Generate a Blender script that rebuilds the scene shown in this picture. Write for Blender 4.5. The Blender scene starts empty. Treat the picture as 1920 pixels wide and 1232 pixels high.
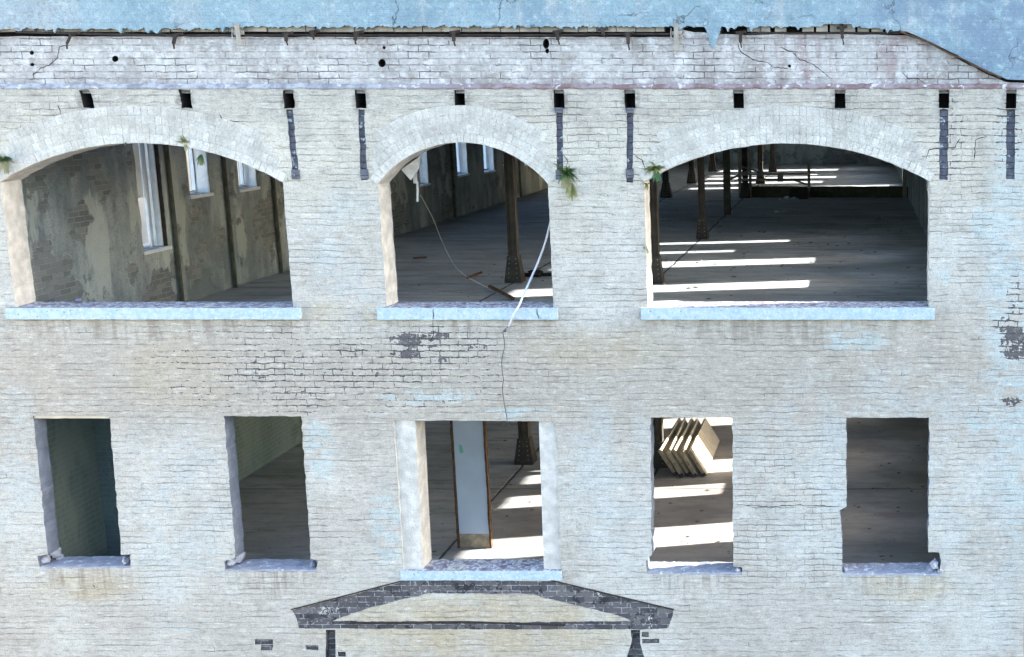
import bpy, bmesh, math, random
import numpy as np
from mathutils.geometry import delaunay_2d_cdt
from mathutils import Vector, Matrix, noise as mn
R = math.radians
S = bpy.context.scene
COL = S.collection
random.seed(11)

# ------------------------------------------------------------------ camera, sky, sun, exposure
FPX, PITCH, PPX, PPY, DIST = 2388.0, R(10.6), 1610.0, 616.0, 13.7
cd = bpy.data.cameras.new('camera'); cam = bpy.data.objects.new('camera', cd); COL.objects.link(cam)
cam.location = (0, -DIST, 0); cam.rotation_euler = (R(90) - PITCH, 0, 0)
cd.sensor_width = 36; cd.lens = 36 * FPX / 1920; cd.shift_x = -(PPX - 960) / 1920; cd.shift_y = 0
cd.clip_end = 3000; S.camera = cam

SUN = Vector((1, .22, .344)).normalized()          # towards the sun
W = bpy.data.worlds.new('World'); S.world = W; W.use_nodes = True
sk = W.node_tree.nodes.new('ShaderNodeTexSky'); sk.sky_type = 'NISHITA'; sk.sun_disc = False
sk.sun_elevation = math.asin(SUN.z); sk.sun_rotation = math.atan2(SUN.x, SUN.y)
sk.air_density = 1.0; sk.dust_density = 2.0; sk.ozone_density = 1.0
bgn = W.node_tree.nodes['Background']; bgn.inputs[1].default_value = .15
W.node_tree.links.new(sk.outputs[0], bgn.inputs[0])
ld = bpy.data.lights.new('sun', 'SUN'); ld.energy = 5.0; ld.angle = R(.5); ld.color = (1, .94, .85)
lo = bpy.data.objects.new('sun', ld); COL.objects.link(lo); lo.rotation_euler = SUN.to_track_quat('Z', 'Y').to_euler()
S.view_settings.view_transform = 'Standard'; S.view_settings.look = 'None'
S.view_settings.gamma = 1; S.view_settings.use_curve_mapping = False
S.view_settings.exposure = 2.8
S.cycles.max_bounces = 10; S.cycles.diffuse_bounces = 6

# ------------------------------------------------------------------ where a photo pixel lies on a real plane
def ray(px, py):
    u = (px - PPX) / FPX; v = -(py - PPY) / FPX
    return Vector((u, math.cos(PITCH) + v * math.sin(PITCH), -math.sin(PITCH) + v * math.cos(PITCH)))
O = Vector((0, -DIST, 0))
def at(px, py, y=0.0):
    d = ray(px, py); return O + d * ((y - O.y) / d.y)
def onz(px, py, z):
    d = ray(px, py); return O + d * (z / d.z)
def fx(px, py): p = at(px, py); return (p.x, p.z)

# ------------------------------------------------------------------ node helper
class G:
    def __init__(s, name, rough=.85):
        s.m = bpy.data.materials.new(name); s.m.use_nodes = True
        s.t = s.m.node_tree; s.b = s.t.nodes['Principled BSDF']; s.b.inputs['Roughness'].default_value = rough
        s.b.inputs['Specular IOR Level'].default_value = .25
        tc = s.t.nodes.new('ShaderNodeTexCoord')
        geo = s.t.nodes.new('ShaderNodeNewGeometry')
        s.geo = geo
        s.P = geo.outputs['Position']; s.O = tc.outputs['Object']
        s._xyz = None
    def put(s, inp, v):
        if isinstance(v, (int, float)):
            try: inp.default_value = v
            except Exception: inp.default_value = (v, v, v, 1) if len(inp.default_value) == 4 else (v, v, v)
        elif isinstance(v, (tuple, list)):
            n = len(inp.default_value); v = tuple(v); inp.default_value = v + (1,) * (n - len(v)) if len(v) < n else v[:n]
        else: s.t.links.new(v, inp)
    def xyz(s, v=None):
        if v is None and s._xyz: return s._xyz
        n = s.t.nodes.new('ShaderNodeSeparateXYZ'); s.put(n.inputs[0], s.P if v is None else v)
        o = tuple(n.outputs)
        if v is None: s._xyz = o
        return o
    def mth(s, op, a, b=0, c=0, clamp=False):
        n = s.t.nodes.new('ShaderNodeMath'); n.operation = op; n.use_clamp = clamp
        s.put(n.inputs[0], a); s.put(n.inputs[1], b); s.put(n.inputs[2], c); return n.outputs[0]
    def add(s, a, b): return s.mth('ADD', a, b)
    def sub(s, a, b): return s.mth('SUBTRACT', a, b)
    def mul(s, a, b, clamp=False): return s.mth('MULTIPLY', a, b, clamp=clamp)
    def mx(s, a, b): return s.mth('MAXIMUM', a, b)
    def comb(s, x, y, z):
        n = s.t.nodes.new('ShaderNodeCombineXYZ')
        for i, v in enumerate((x, y, z)): s.put(n.inputs[i], v)
        return n.outputs[0]
    def scl(s, v, f):
        n = s.t.nodes.new('ShaderNodeVectorMath'); n.operation = 'MULTIPLY'; s.put(n.inputs[0], v); s.put(n.inputs[1], f); return n.outputs[0]
    def noi(s, scale, v=None, detail=3, rough=.55, dist=0, col=False):
        n = s.t.nodes.new('ShaderNodeTexNoise'); s.put(n.inputs['Vector'], s.P if v is None else v)
        n.inputs['Scale'].default_value = scale; n.inputs['Detail'].default_value = detail
        n.inputs['Roughness'].default_value = rough; n.inputs['Distortion'].default_value = dist
        return n.outputs['Color' if col else 'Fac']
    def vor(s, scale, v=None, out='Distance', feat='F1'):
        n = s.t.nodes.new('ShaderNodeTexVoronoi'); n.feature = feat; s.put(n.inputs['Vector'], s.P if v is None else v)
        n.inputs['Scale'].default_value = scale; return n.outputs[out]
    def st(s, x, lo, hi):                       # smoothstep, lo may be above hi
        n = s.t.nodes.new('ShaderNodeMapRange'); n.interpolation_type = 'SMOOTHSTEP'
        s.put(n.inputs[0], x)
        if lo < hi: n.inputs[1].default_value = lo; n.inputs[2].default_value = hi; n.inputs[3].default_value = 0; n.inputs[4].default_value = 1
        else: n.inputs[1].default_value = hi; n.inputs[2].default_value = lo; n.inputs[3].default_value = 1; n.inputs[4].default_value = 0
        return n.outputs[0]
    def mix(s, f, a, b):
        n = s.t.nodes.new('ShaderNodeMix'); n.data_type = 'RGBA'; s.put(n.inputs[0], f); s.put(n.inputs[6], a); s.put(n.inputs[7], b); return n.outputs[2]
    def add_v(s, v, o):
        n = s.t.nodes.new('ShaderNodeVectorMath'); s.put(n.inputs[0], v); s.put(n.inputs[1], o); return n.outputs[0]
    def brick(s, v, w=.215, h=.069, mort=.006, smooth=.3, off=.5, bias=0):
        n = s.t.nodes.new('ShaderNodeTexBrick'); s.put(n.inputs['Vector'], v); n.offset = off; n.squash = 1
        for k, q in (('Color1', (0, 0, 0)), ('Color2', (1, 1, 1)), ('Mortar', (.5, .5, .5)), ('Scale', 1.0), ('Mortar Size', mort), ('Mortar Smooth', smooth), ('Bias', bias), ('Brick Width', w), ('Row Height', h)): s.put(n.inputs[k], q)
        return n.outputs['Fac'], n.outputs['Color']
    def bump(s, h, d=.01, strength=1, prev=None):
        n = s.t.nodes.new('ShaderNodeBump'); s.put(n.inputs['Height'], h); n.inputs['Distance'].default_value = d; n.inputs['Strength'].default_value = strength
        if prev is not None: s.t.links.new(prev, n.inputs['Normal'])
        return n.outputs[0]
    def end(s, col, nrm=None, rough=None):
        s.put(s.b.inputs['Base Color'], col)
        if nrm is not None: s.t.links.new(nrm, s.b.inputs['Normal'])
        if rough is not None: s.put(s.b.inputs['Roughness'], rough)
        return s.m
    def ell(s, px, py, rx, ry, soft=.55):       # worn, stained or glow-brightened spot of the wall, given by its place on the wall
        x, y, z = s.xyz(); cx, cz = fx(px, py); a = (fx(px + rx, py)[0] - cx); b = abs(fx(px, py + ry)[1] - cz)
        u = s.mul(s.sub(x, cx), 1 / a); v = s.mul(s.sub(z, cz), 1 / b)
        r = s.add(s.mul(u, u), s.mul(v, v))
        return s.st(r, 1.0 + soft, max(.02, 1.0 - soft))

def simple(name, c, rough=.8, var=.15, scale=6, bump=.003, metal=0, fine=60):
    g = G(name, rough); n = g.noi(scale, detail=5); f = g.noi(fine, detail=2)
    a = tuple(k * (1 - var) for k in c); b = tuple(min(1, k * (1 + var)) for k in c)
    col = g.mix(g.mul(g.add(n, f), .5), a, b)
    col = g.mix(g.st(n, .3, .7), a, col)
    g.b.inputs['Metallic'].default_value = metal
    return g.end(col, g.bump(g.add(g.mul(n, .6), g.mul(f, .4)), bump))

# ------------------------------------------------------------------ materials
def mat_front():
    g = G('painted_brick', .82)
    x, y, z = g.xyz()
    wob = g.noi(.9, detail=2, col=True); wx, wy, wz = g.xyz(wob)
    fin = g.noi(9, detail=3, col=True); qx, qy, qz = g.xyz(fin); fin2 = g.noi(45, detail=3, col=True); ux, uy, uz = g.xyz(fin2); qx = g.add(qx, g.mul(ux, .22)); qz = g.add(qz, g.mul(uz, .28))
    xx = g.add(g.add(x, g.mul(wx, .12)), g.mul(qx, .035))
    zz = g.add(g.add(z, g.mul(wz, .06)), g.mul(qz, .042))
    bv = g.comb(xx, zz, 0)
    f_soft, rnd = g.brick(bv, mort=.009, smooth=1.0)
    f_hard, _ = g.brick(bv, mort=.0038, smooth=.25)
    rr, _, _ = g.xyz(rnd)
    big = g.noi(.55, detail=4, rough=.6); med = g.noi(2.6, detail=5, rough=.65); spk = g.noi(70, detail=2); grit = g.noi(190, detail=1)
    strk = g.noi(1.0, g.scl(g.P, (5.5, 1, .55)), detail=4, rough=.6)
    hst = g.noi(1.0, g.scl(g.P, (1.1, 1, 7)), detail=4, rough=.65)
    # base paint: grey-white, warmer and darker between the storeys, whiter round the arches
    mid = g.mul(g.st(z, -2.2, -2.9), g.st(z, -4.4, -3.4))
    low = g.st(z, -4.6, -6.0)
    col = g.mix(g.st(big, .35, .65), (.585, .575, .55), (.50, .49, .47))
    col = g.mix(g.mul(mid, .75), col, (.445, .41, .365))
    col = g.mix(g.mul(low, .6), col, (.50, .495, .485))
    col = g.mix(g.mul(g.mul(g.st(g.noi(.8, g.add_v(g.P, (7, 0, 3)), detail=5, rough=.6), .42, .62), g.sub(1, mid)), .6), col, (.66, .70, .71))
    up = g.st(z, -2.0, -.7)
    col = g.mix(g.mul(up, .6), col, (.60, .59, .53))
    # upper corner weathering
    col = g.mix(g.mul(g.st(med, .42, .7), .45), col, (.36, .345, .32))
    col = g.mix(g.mul(g.st(hst, .52, .7), .35), col, (.70, .70, .69))
    col = g.mix(g.mul(g.mul(g.st(strk, .55, .75), g.st(z, -1.2, -.1)), .5), col, (.22, .21, .19))
    col = g.mix(g.mul(g.sub(rr, .5), .22), col, (.42, .40, .37))
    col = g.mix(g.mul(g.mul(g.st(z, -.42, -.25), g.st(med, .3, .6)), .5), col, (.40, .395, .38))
    # paler paint round the arches, brightened further with a painted glow
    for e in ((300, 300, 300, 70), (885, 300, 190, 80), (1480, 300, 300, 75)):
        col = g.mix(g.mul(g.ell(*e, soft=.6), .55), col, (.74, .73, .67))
    # buff rain stains
    for e, k in (((158, 1100, 90, 26), .6), ((1700, 1098, 80, 30), .55), ((900, 1175, 290, 62), .75), ((330, 700, 90, 70), .35), ((1120, 655, 130, 40), .35), ((610, 590, 34, 26), .5), ((700, 590, 22, 22), .5), ((1250, 560, 30, 26), .35)):
        col = g.mix(g.mul(g.mul(g.ell(*e, soft=.8), g.st(med, .2, .6)), k), col, (.50, .43, .29))
    # pale blue paint left on single bricks
    bl = None
    for e in ((725, 985, 30, 75), (1890, 500, 38, 260), (1905, 800, 30, 240), (600, 840, 26, 60), (800, 742, 90, 16), (1600, 640, 60, 20), (1838, 790, 30, 24), (1330, 1075, 26, 14), (975, 775, 70, 10), (60, 110, 12, 50), (1860, 420, 40, 40), (340, 1170, 50, 14), (1770, 520, 12, 14)):
        m = g.ell(*e, soft=.6); bl = m if bl is None else g.mx(bl, m)
    blm = g.mul(g.mul(bl, g.st(g.add(g.mul(rr, .5), g.mul(g.noi(9, detail=5, rough=.75), .9)), .67, .69)), 1)
    col = g.mix(g.mul(blm, .6), col, (.50, .64, .70))
    # dirt round the beam pockets and drips below the sills
    gr = None
    for p in (160, 347, 541, 676, 862, 1048, 1181, 1385, 1575, 1770, 1896):
        m = g.ell(p, 186, 17, 27, soft=.9); gr = m if gr is None else g.mx(gr, m)
    col = g.mix(g.mul(gr, g.mul(g.st(g.noi(14, detail=5, rough=.75), .38, .58), .8)), col, (.14, .13, .125))
    dr = None
    for p, q in ((292, 275), (878, 168), (1478, 274)):
        m = g.ell(p, 596, q, 46, soft=.9); dr = m if dr is None else g.mx(dr, m)
    for p, q in ((158, 85), (506, 85), (1300, 90), (1670, 95)):
        dr = g.mx(dr, g.ell(p, 1072, q, 44, soft=.9))
    col = g.mix(g.mul(dr, g.mul(g.st(g.noi(1.0, g.scl(g.P, (9, 1, .9)), detail=5, rough=.7), .46, .60), .6)), col, (.27, .235, .19))
    wash = None
    for e in ((650, 470, 80, 110), (30, 900, 60, 200), (1890, 700, 60, 500), (1660, 900, 250, 200), (330, 960, 110, 170), (1150, 900, 90, 160)):
        m = g.ell(*e, soft=.9); wash = m if wash is None else g.mx(wash, m)
    col = g.mix(g.mul(wash, g.mul(g.st(g.noi(2.2, detail=6, rough=.75), .42, .6), .6)), col, (.52, .60, .65))
    tiny = g.mul(g.st(g.noi(3.3, detail=5, rough=.75, dist=.5), .66, .70), .5)
    col = g.mix(tiny, col, (.52, .64, .72))
    # broken joints: dark thin lines, mostly along the beds
    hs = g.noi(1.0, g.scl(g.P, (1.7, 1, 5.0)), detail=4, rough=.7)
    vis = g.st(g.noi(1.0, g.scl(g.P, (1.3, 1, 3.0)), detail=5, rough=.7), .42, .66)
    rowf = g.mul(zz, 1 / .069); row = g.mth('FLOOR', rowf); fr = g.mth('FRACT', g.add(rowf, 100.0))
    bd = g.mul(g.mth('MINIMUM', fr, g.sub(1, fr)), .069)              # distance to the bed joint
    rn = g.noi(1.0, g.comb(g.mul(x, 2.2), 3.3, g.mul(row, 5.71)), detail=4, rough=.7)
    rn2 = g.noi(1.0, g.comb(g.mul(x, 3.1), 9.1, g.mul(row, 3.37)), detail=4, rough=.7)
    thk = g.add(.0008, g.mul(g.noi(12, detail=4, rough=.7), .0062))
    bed = g.mul(g.st(g.sub(bd, thk), .0014, -.0006), g.st(rn, .51, .62))
    lit = g.mul(g.mul(g.st(fr, .05, .12), g.st(fr, .24, .15)), g.st(rn2, .52, .60))  # pale strokes along the courses: edge highlights put into the colour
    bedsoft = g.mul(g.st(g.add(bd, g.mul(g.sub(g.noi(18, detail=4, rough=.7), .5), .016)), .012, .001), g.st(rn, .42, .66))
    cr = g.mul(f_hard, g.st(hs, .58, .68))
    dense = None
    for e in ((560, 680, 150, 90), (1400, 130, 480, 40), (1560, 330, 330, 130), (500, 960, 110, 150), (1480, 960, 150, 160), (1150, 250, 250, 70), (850, 680, 240, 70), (150, 230, 150, 60), (850, 100, 700, 40)):
        m = g.ell(*e, soft=.8); dense = m if dense is None else g.mx(dense, m)
    cr2 = g.mul(f_hard, g.mul(dense, g.st(g.noi(3.1, detail=3, rough=.7), .42, .58)))
    crk = g.mx(g.mx(g.mul(cr, .75), g.mul(cr2, .6)), g.mul(bed, g.add(.22, g.mul(dense, .45))))
    col = g.mix(g.mul(lit, .4), col, (.80, .82, .82))
    col = g.mix(crk, col, (.085, .08, .085))
    # peeled paint showing slate-dark old brick
    pe = None
    for e, k in (((780, 640, 60, 18), 1), ((762, 662, 40, 12), .95), ((830, 648, 110, 40), .72), ((660, 658, 34, 14), .8), ((690, 705, 150, 26), .60), ((510, 690, 80, 40), .66), ((560, 750, 60, 30), .64), ((1903, 645, 32, 34), 1.0), ((1885, 610, 26, 20), .8), ((1896, 752, 22, 10), .9), ((1905, 560, 18, 60), .7), ((620, 700, 420, 100), .44), ((1800, 130, 90, 34), .6), ((1660, 110, 120, 40), .5), ((1890, 250, 30, 80), .6), ((1780, 260, 40, 90), .5)):
        m = g.mul(g.ell(*e, soft=.75), k); pe = m if pe is None else g.mx(pe, m)
    jag = g.noi(24, detail=4, rough=.6); jb = g.noi(6, detail=3)
    v = g.add(g.add(g.mul(jag, .55), g.mul(jb, .5)), g.add(g.mul(g.mx(f_soft, g.st(bd, .010, .002)), .20), g.mul(g.mul(rr, .12), 1)))
    v = g.add(v, g.mul(pe, .50))
    peel = g.mul(g.st(v, 1.0, 1.03), g.st(pe, .03, .1))
    chip = g.st(g.noi(14, detail=4, rough=.75, dist=.8), .705, .715)
    peel = g.mx(peel, chip)
    halo = g.mul(g.st(v, .93, .99), .35)
    col = g.mix(halo, col, (.72, .73, .73))
    col = g.mix(peel, col, g.mix(rr, (.045, .047, .06), (.10, .095, .115)))
    col = g.mix(g.mul(g.st(spk, .45, .72), .55), col, (.26, .25, .24))
    mot = g.noi(16, detail=6, rough=.8)
    col = g.mix(g.mul(g.st(mot, .5, .66), .45), col, (.22, .21, .205))
    col = g.mix(g.mul(g.st(mot, .47, .34), .25), col, (.84, .85, .85))
    mh = g.noi(1.0, g.scl(g.P, (5, 1, 30)), detail=6, rough=.78)
    col = g.mix(g.mul(g.st(mh, .52, .66), .6), col, (.20, .195, .19)); col = g.mix(g.mul(g.st(mh, .46, .33), .55), col, (.84, .86, .86))
    col = g.mix(g.mul(g.st(grit, .55, .8), .2), col, (.82, .82, .80))
    col = g.scl(col, (.86, .84, .80))
    h = g.sub(g.mul(g.sub(1, g.mul(f_soft, vis)), .8), g.mul(crk, 1.0))
    h = g.sub(g.sub(h, g.mul(peel, .35)), g.mul(bedsoft, 1.1)); h = g.add(h, g.mul(rr, .25))
    n1 = g.bump(h, .0052); n2 = g.bump(g.add(g.mul(g.noi(28, detail=5, rough=.7), 1), g.mul(spk, .3)), .009, .9, n1)
    n3 = g.bump(g.noi(3.5, detail=3), .03, .6, n2)
    return g.end(col, n3)

def mat_band():
    g = G('weathered_upper_paint', .85); x, y, z = g.xyz()
    qx, qy, qz = g.xyz(g.noi(6, detail=4, col=True))
    bv = g.comb(g.add(x, g.mul(qx, .045)), g.add(z, g.mul(qz, .035)), 0)
    fs, rnd = g.brick(bv, mort=.009, smooth=1); fh, _ = g.brick(bv, mort=.004, smooth=.3)
    med = g.noi(2.3, detail=6, rough=.7); strk = g.noi(1, g.scl(g.P, (4.5, 1, .8)), detail=5, rough=.65)
    col = g.mix(g.st(med, .3, .7), (.54, .54, .535), (.37, .37, .365))
    col = g.mix(g.mul(g.st(strk, .5, .72), .5), col, (.25, .23, .235))
    col = g.mix(g.mul(g.mul(g.st(x, -2.4, -.5), g.st(strk, .45, .65)), .5), col, (.30, .20, .195))
    col = g.mix(g.mul(g.st(z, .2, .08), g.mul(g.st(med, .35, .6), .5)), col, (.24, .21, .22))
    col = g.mix(g.mul(g.st(z, .44, .58), .45), col, (.22, .19, .175))
    col = g.mix(g.mul(g.st(g.noi(4, detail=5, rough=.75), .56, .62), .6), col, (.66, .67, .68))
    sl = g.st(g.add(z, g.mul(x, .40)), .70, .86)      # grime along the sloping edge
    col = g.mix(g.mul(sl, g.mul(g.st(g.noi(7, detail=5, rough=.7), .40, .58), .85)), col, (.10, .085, .075))
    col = g.mix(g.mul(g.st(g.noi(2.4, g.scl(g.P, (1, 1, 1.6)), detail=6, rough=.75), .53, .66), .55), col, (.25, .225, .195))
    cr = g.mul(fh, g.st(g.noi(1, g.scl(g.P, (1.6, 1, 3)), detail=5, rough=.75), .49, .60)); mt = g.noi(13, detail=6, rough=.8); col = g.mix(g.mul(g.st(mt, .5, .68), .5), col, (.22, .20, .20)); col = g.mix(g.mul(g.st(mt, .46, .34), .45), col, (.74, .75, .77))
    mh = g.noi(1.0, g.scl(g.P, (9, 1, 24)), detail=5, rough=.75); col = g.mix(g.mul(g.st(mh, .53, .66), .55), col, (.20, .18, .18)); col = g.mix(g.mul(g.st(mh, .45, .33), .5), col, (.80, .81, .82))
    col = g.mix(g.mul(cr, .9), col, (.07, .065, .065))
    chip = g.st(g.noi(13, detail=5, rough=.75, dist=.8), .665, .69)
    col = g.mix(g.mul(chip, .75), col, (.13, .11, .11))
    spk = g.noi(80, detail=2); col = g.mix(g.mul(g.st(spk, .5, .8), .4), col, (.25, .24, .24))
    n = g.bump(g.sub(g.mul(g.sub(1, fs), .9), cr), .007); n = g.bump(g.noi(22, detail=6, rough=.75), .016, .9, n)
    return g.end(col, n)

def mat_stucco():
    g = G('blue_stucco', .8); x, y, z = g.xyz()
    med = g.noi(1.6, detail=6, rough=.7); strk = g.noi(1, g.scl(g.P, (3.2, 1, .6)), detail=5, rough=.65)
    col = g.mix(g.st(med, .35, .65), (.28, .40, .46), (.20, .305, .37))
    col = g.mix(g.mul(g.st(strk, .5, .7), .55), col, (.40, .42, .43))
    rt = g.st(x, -.6, .7)
    col = g.mix(g.mul(g.mul(rt, g.st(g.noi(2.6, detail=5, rough=.65), .38, .56)), .8), col, (.17, .24, .33))
    lf = g.st(x, -7.6, -9.0)
    col = g.mix(g.mul(lf, g.mul(g.st(g.noi(20, detail=4, rough=.7), .54, .62), .8)), col, (.12, .12, .14))
    col = g.mix(g.mul(lf, .4), col, (.50, .52, .53))
    col = g.mix(g.mul(g.st(g.noi(3.8, detail=5, rough=.7), .58, .66), .55), col, (.48, .54, .57))
    sp = g.noi(75, detail=2); col = g.mix(g.mul(g.st(sp, .45, .72), .45), col, (.13, .17, .21)); mt = g.noi(14, detail=6, rough=.8)
    col = g.mix(g.mul(g.st(mt, .5, .68), .45), col, (.16, .23, .30)); col = g.mix(g.mul(g.st(mt, .46, .34), .35), col, (.60, .72, .80))
    ck = g.vor(2.2, g.scl(g.P, (1, 1, 1)), feat='DISTANCE_TO_EDGE'); wv = g.noi(5, detail=5, col=True)
    n0 = g.t.nodes.new('ShaderNodeVectorMath'); n0.operation = 'MULTIPLY_ADD'; g.put(n0.inputs[0], wv); g.put(n0.inputs[1], (.5, .5, .5)); g.put(n0.inputs[2], g.P)
    ck = g.vor(1.7, n0.outputs[0], feat='DISTANCE_TO_EDGE')
    cm = g.mul(g.st(ck, .014, .004), g.st(g.noi(1.5), .45, .6))
    col = g.mix(g.mul(cm, .8), col, (.08, .09, .11))
    fs, _ = g.brick(g.comb(x, z, 0), mort=.009, smooth=1)
    n = g.bump(g.sub(g.mul(g.sub(1, fs), .35), cm), .006); n = g.bump(g.noi(16, detail=6, rough=.72), .02, .9, n)
    return g.end(col, n)

def mat_exposed(name='exposed_brick', dark=1.0):
    g = G(name, .9); x, y, z = g.xyz()
    q = g.xyz(g.noi(10, detail=3, col=True))
    f, rnd = g.brick(g.comb(g.add(x, g.mul(q[0], .012)), g.add(z, g.mul(q[2], .012)), 0), w=.208, h=.0675, mort=.0045, smooth=.15)
    r = g.xyz(rnd)[0]
    col = g.mix(r, tuple(k * dark for k in (.05, .052, .062)), tuple(k * dark for k in (.14, .135, .145)))
    col = g.mix(g.mul(g.st(g.noi(7, detail=5, rough=.7), .5, .7), .6), col, (.05, .05, .065))
    col = g.mix(g.mul(f, g.mul(g.st(g.noi(9, detail=5, rough=.75), .42, .58), .8)), col, (.42, .42, .43))
    col = g.mix(g.st(g.noi(6, detail=5, rough=.75), .56, .62), col, (.03, .03, .036)); col = g.mix(g.st(g.noi(4, detail=6, rough=.8), .62, .64), col, (.52, .52, .50))
    col = g.mix(g.mul(g.st(g.noi(30, detail=4), .6, .7), .4), col, (.5, .52, .56))
    n = g.bump(g.sub(1, f), .006); n = g.bump(g.noi(40, detail=4), .006, .8, n)
    return g.end(col, n)

def mat_sillface():
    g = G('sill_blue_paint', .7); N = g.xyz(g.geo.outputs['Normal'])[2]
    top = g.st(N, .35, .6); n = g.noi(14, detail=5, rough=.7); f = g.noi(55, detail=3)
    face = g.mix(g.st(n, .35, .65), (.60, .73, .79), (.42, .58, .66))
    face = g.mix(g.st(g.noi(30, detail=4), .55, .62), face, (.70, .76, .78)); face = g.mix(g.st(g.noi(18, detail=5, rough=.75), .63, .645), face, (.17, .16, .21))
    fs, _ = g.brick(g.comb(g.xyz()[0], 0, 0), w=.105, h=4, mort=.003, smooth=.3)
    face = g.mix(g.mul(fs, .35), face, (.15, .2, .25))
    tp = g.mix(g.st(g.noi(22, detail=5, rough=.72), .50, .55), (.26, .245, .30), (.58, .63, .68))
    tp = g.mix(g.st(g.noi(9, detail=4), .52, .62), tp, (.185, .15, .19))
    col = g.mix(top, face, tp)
    return g.end(col, g.bump(g.add(n, g.mul(f, .5)), .012))

def mat_mortar():
    g = G('lavender_mortar', .9); n = g.noi(9, detail=5, rough=.7); f = g.noi(45, detail=3)
    col = g.mix(g.st(n, .35, .65), (.30, .31, .375), (.40, .42, .49))
    col = g.mix(g.st(g.noi(14, detail=5), .6, .64), col, (.62, .67, .72))
    col = g.mix(g.mul(g.st(f, .6, .7), .5), col, (.12, .12, .15))
    return g.end(col, g.bump(g.add(n, g.mul(f, .4)), .02))

def mat_chase():
    g = G('grey_chase_mortar', .9); x, y, z = g.xyz(); n = g.noi(12, detail=5, rough=.7)
    col = g.mix(g.st(n, .35, .65), (.085, .09, .115), (.15, .155, .185))
    f, _ = g.brick(g.comb(.1, z, 0), w=5, h=.069, mort=.004, smooth=.3)
    col = g.mix(g.mul(f, .75), col, (.04, .04, .05))
    col = g.mix(g.st(g.noi(20, detail=4), .62, .66), col, (.45, .5, .55))
    return g.end(col, g.bump(g.sub(n, g.mul(f, .6)), .012))

def mat_ledge():
    g = G('mortar_ledge', .9); x = g.xyz()[0]; n = g.noi(5, detail=6, rough=.7)
    a = g.mix(g.st(n, .4, .6), (.40, .415, .45), (.22, .22, .25))
    b = g.mix(g.st(n, .4, .6), (.19, .125, .125), (.30, .25, .26))
    col = g.mix(g.st(x, -5.6, -3.6), a, b)
    col = g.mix(g.st(g.noi(12, detail=4), .6, .66), col, (.55, .54, .55))
    return g.end(col, g.bump(n, .02))

def mat_intwall():
    g = G('decayed_plaster_wall', .95); x, y, z = g.xyz()
    q = g.xyz(g.noi(5, detail=3, col=True))
    f, rnd = g.brick(g.comb(g.add(g.add(x, y), g.mul(q[0], .02)), g.add(z, g.mul(q[2], .02)), 0), mort=.006, smooth=.3)
    r = g.xyz(rnd)[0]
    br = g.mix(r, (.13, .145, .15), (.21, .225, .23)); br = g.mix(g.mul(f, g.mul(g.st(g.noi(6, detail=4), .35, .6), .8)), br, (.30, .31, .30))
    big = g.noi(.9, detail=6, rough=.6); s2 = g.noi(1, g.scl(g.P, (1.3, 1.3, .35)), detail=5, rough=.6)
    pl = g.mix(g.st(s2, .40, .60), (.33, .37, .39), (.17, .20, .215))
    pl = g.mix(g.mul(g.st(g.noi(2.2, detail=5), .5, .7), .6), pl, (.28, .34, .33))
    pl = g.mix(g.mul(g.st(g.noi(13, detail=4, rough=.7), .6, .72), .6), pl, (.09, .085, .075))
    sp = g.noi(60, detail=3, rough=.7); pl = g.mix(g.mul(g.st(sp, .48, .68), .55), pl, (.07, .08, .08)); pl = g.mix(g.mul(g.st(g.noi(5, detail=6, rough=.8), .5, .62), .4), pl, (.10, .12, .12)); pl = g.mix(g.mul(g.st(g.noi(1.0, g.scl(g.P, (1.6, 1.6, .5)), detail=5), .56, .6), .6), pl, (.42, .46, .44))
    k = g.st(g.add(big, g.mul(g.noi(4, detail=4), .25)), .665, .69)
    col = g.mix(k, pl, br)
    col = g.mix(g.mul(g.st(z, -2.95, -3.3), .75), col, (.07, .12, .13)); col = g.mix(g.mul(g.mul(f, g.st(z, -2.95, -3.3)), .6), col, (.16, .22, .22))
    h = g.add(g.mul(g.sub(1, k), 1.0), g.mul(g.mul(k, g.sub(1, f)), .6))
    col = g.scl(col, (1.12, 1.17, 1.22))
    n = g.bump(h, .012); n = g.bump(g.noi(25, detail=5), .008, .8, n)
    return g.end(col, n)

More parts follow.
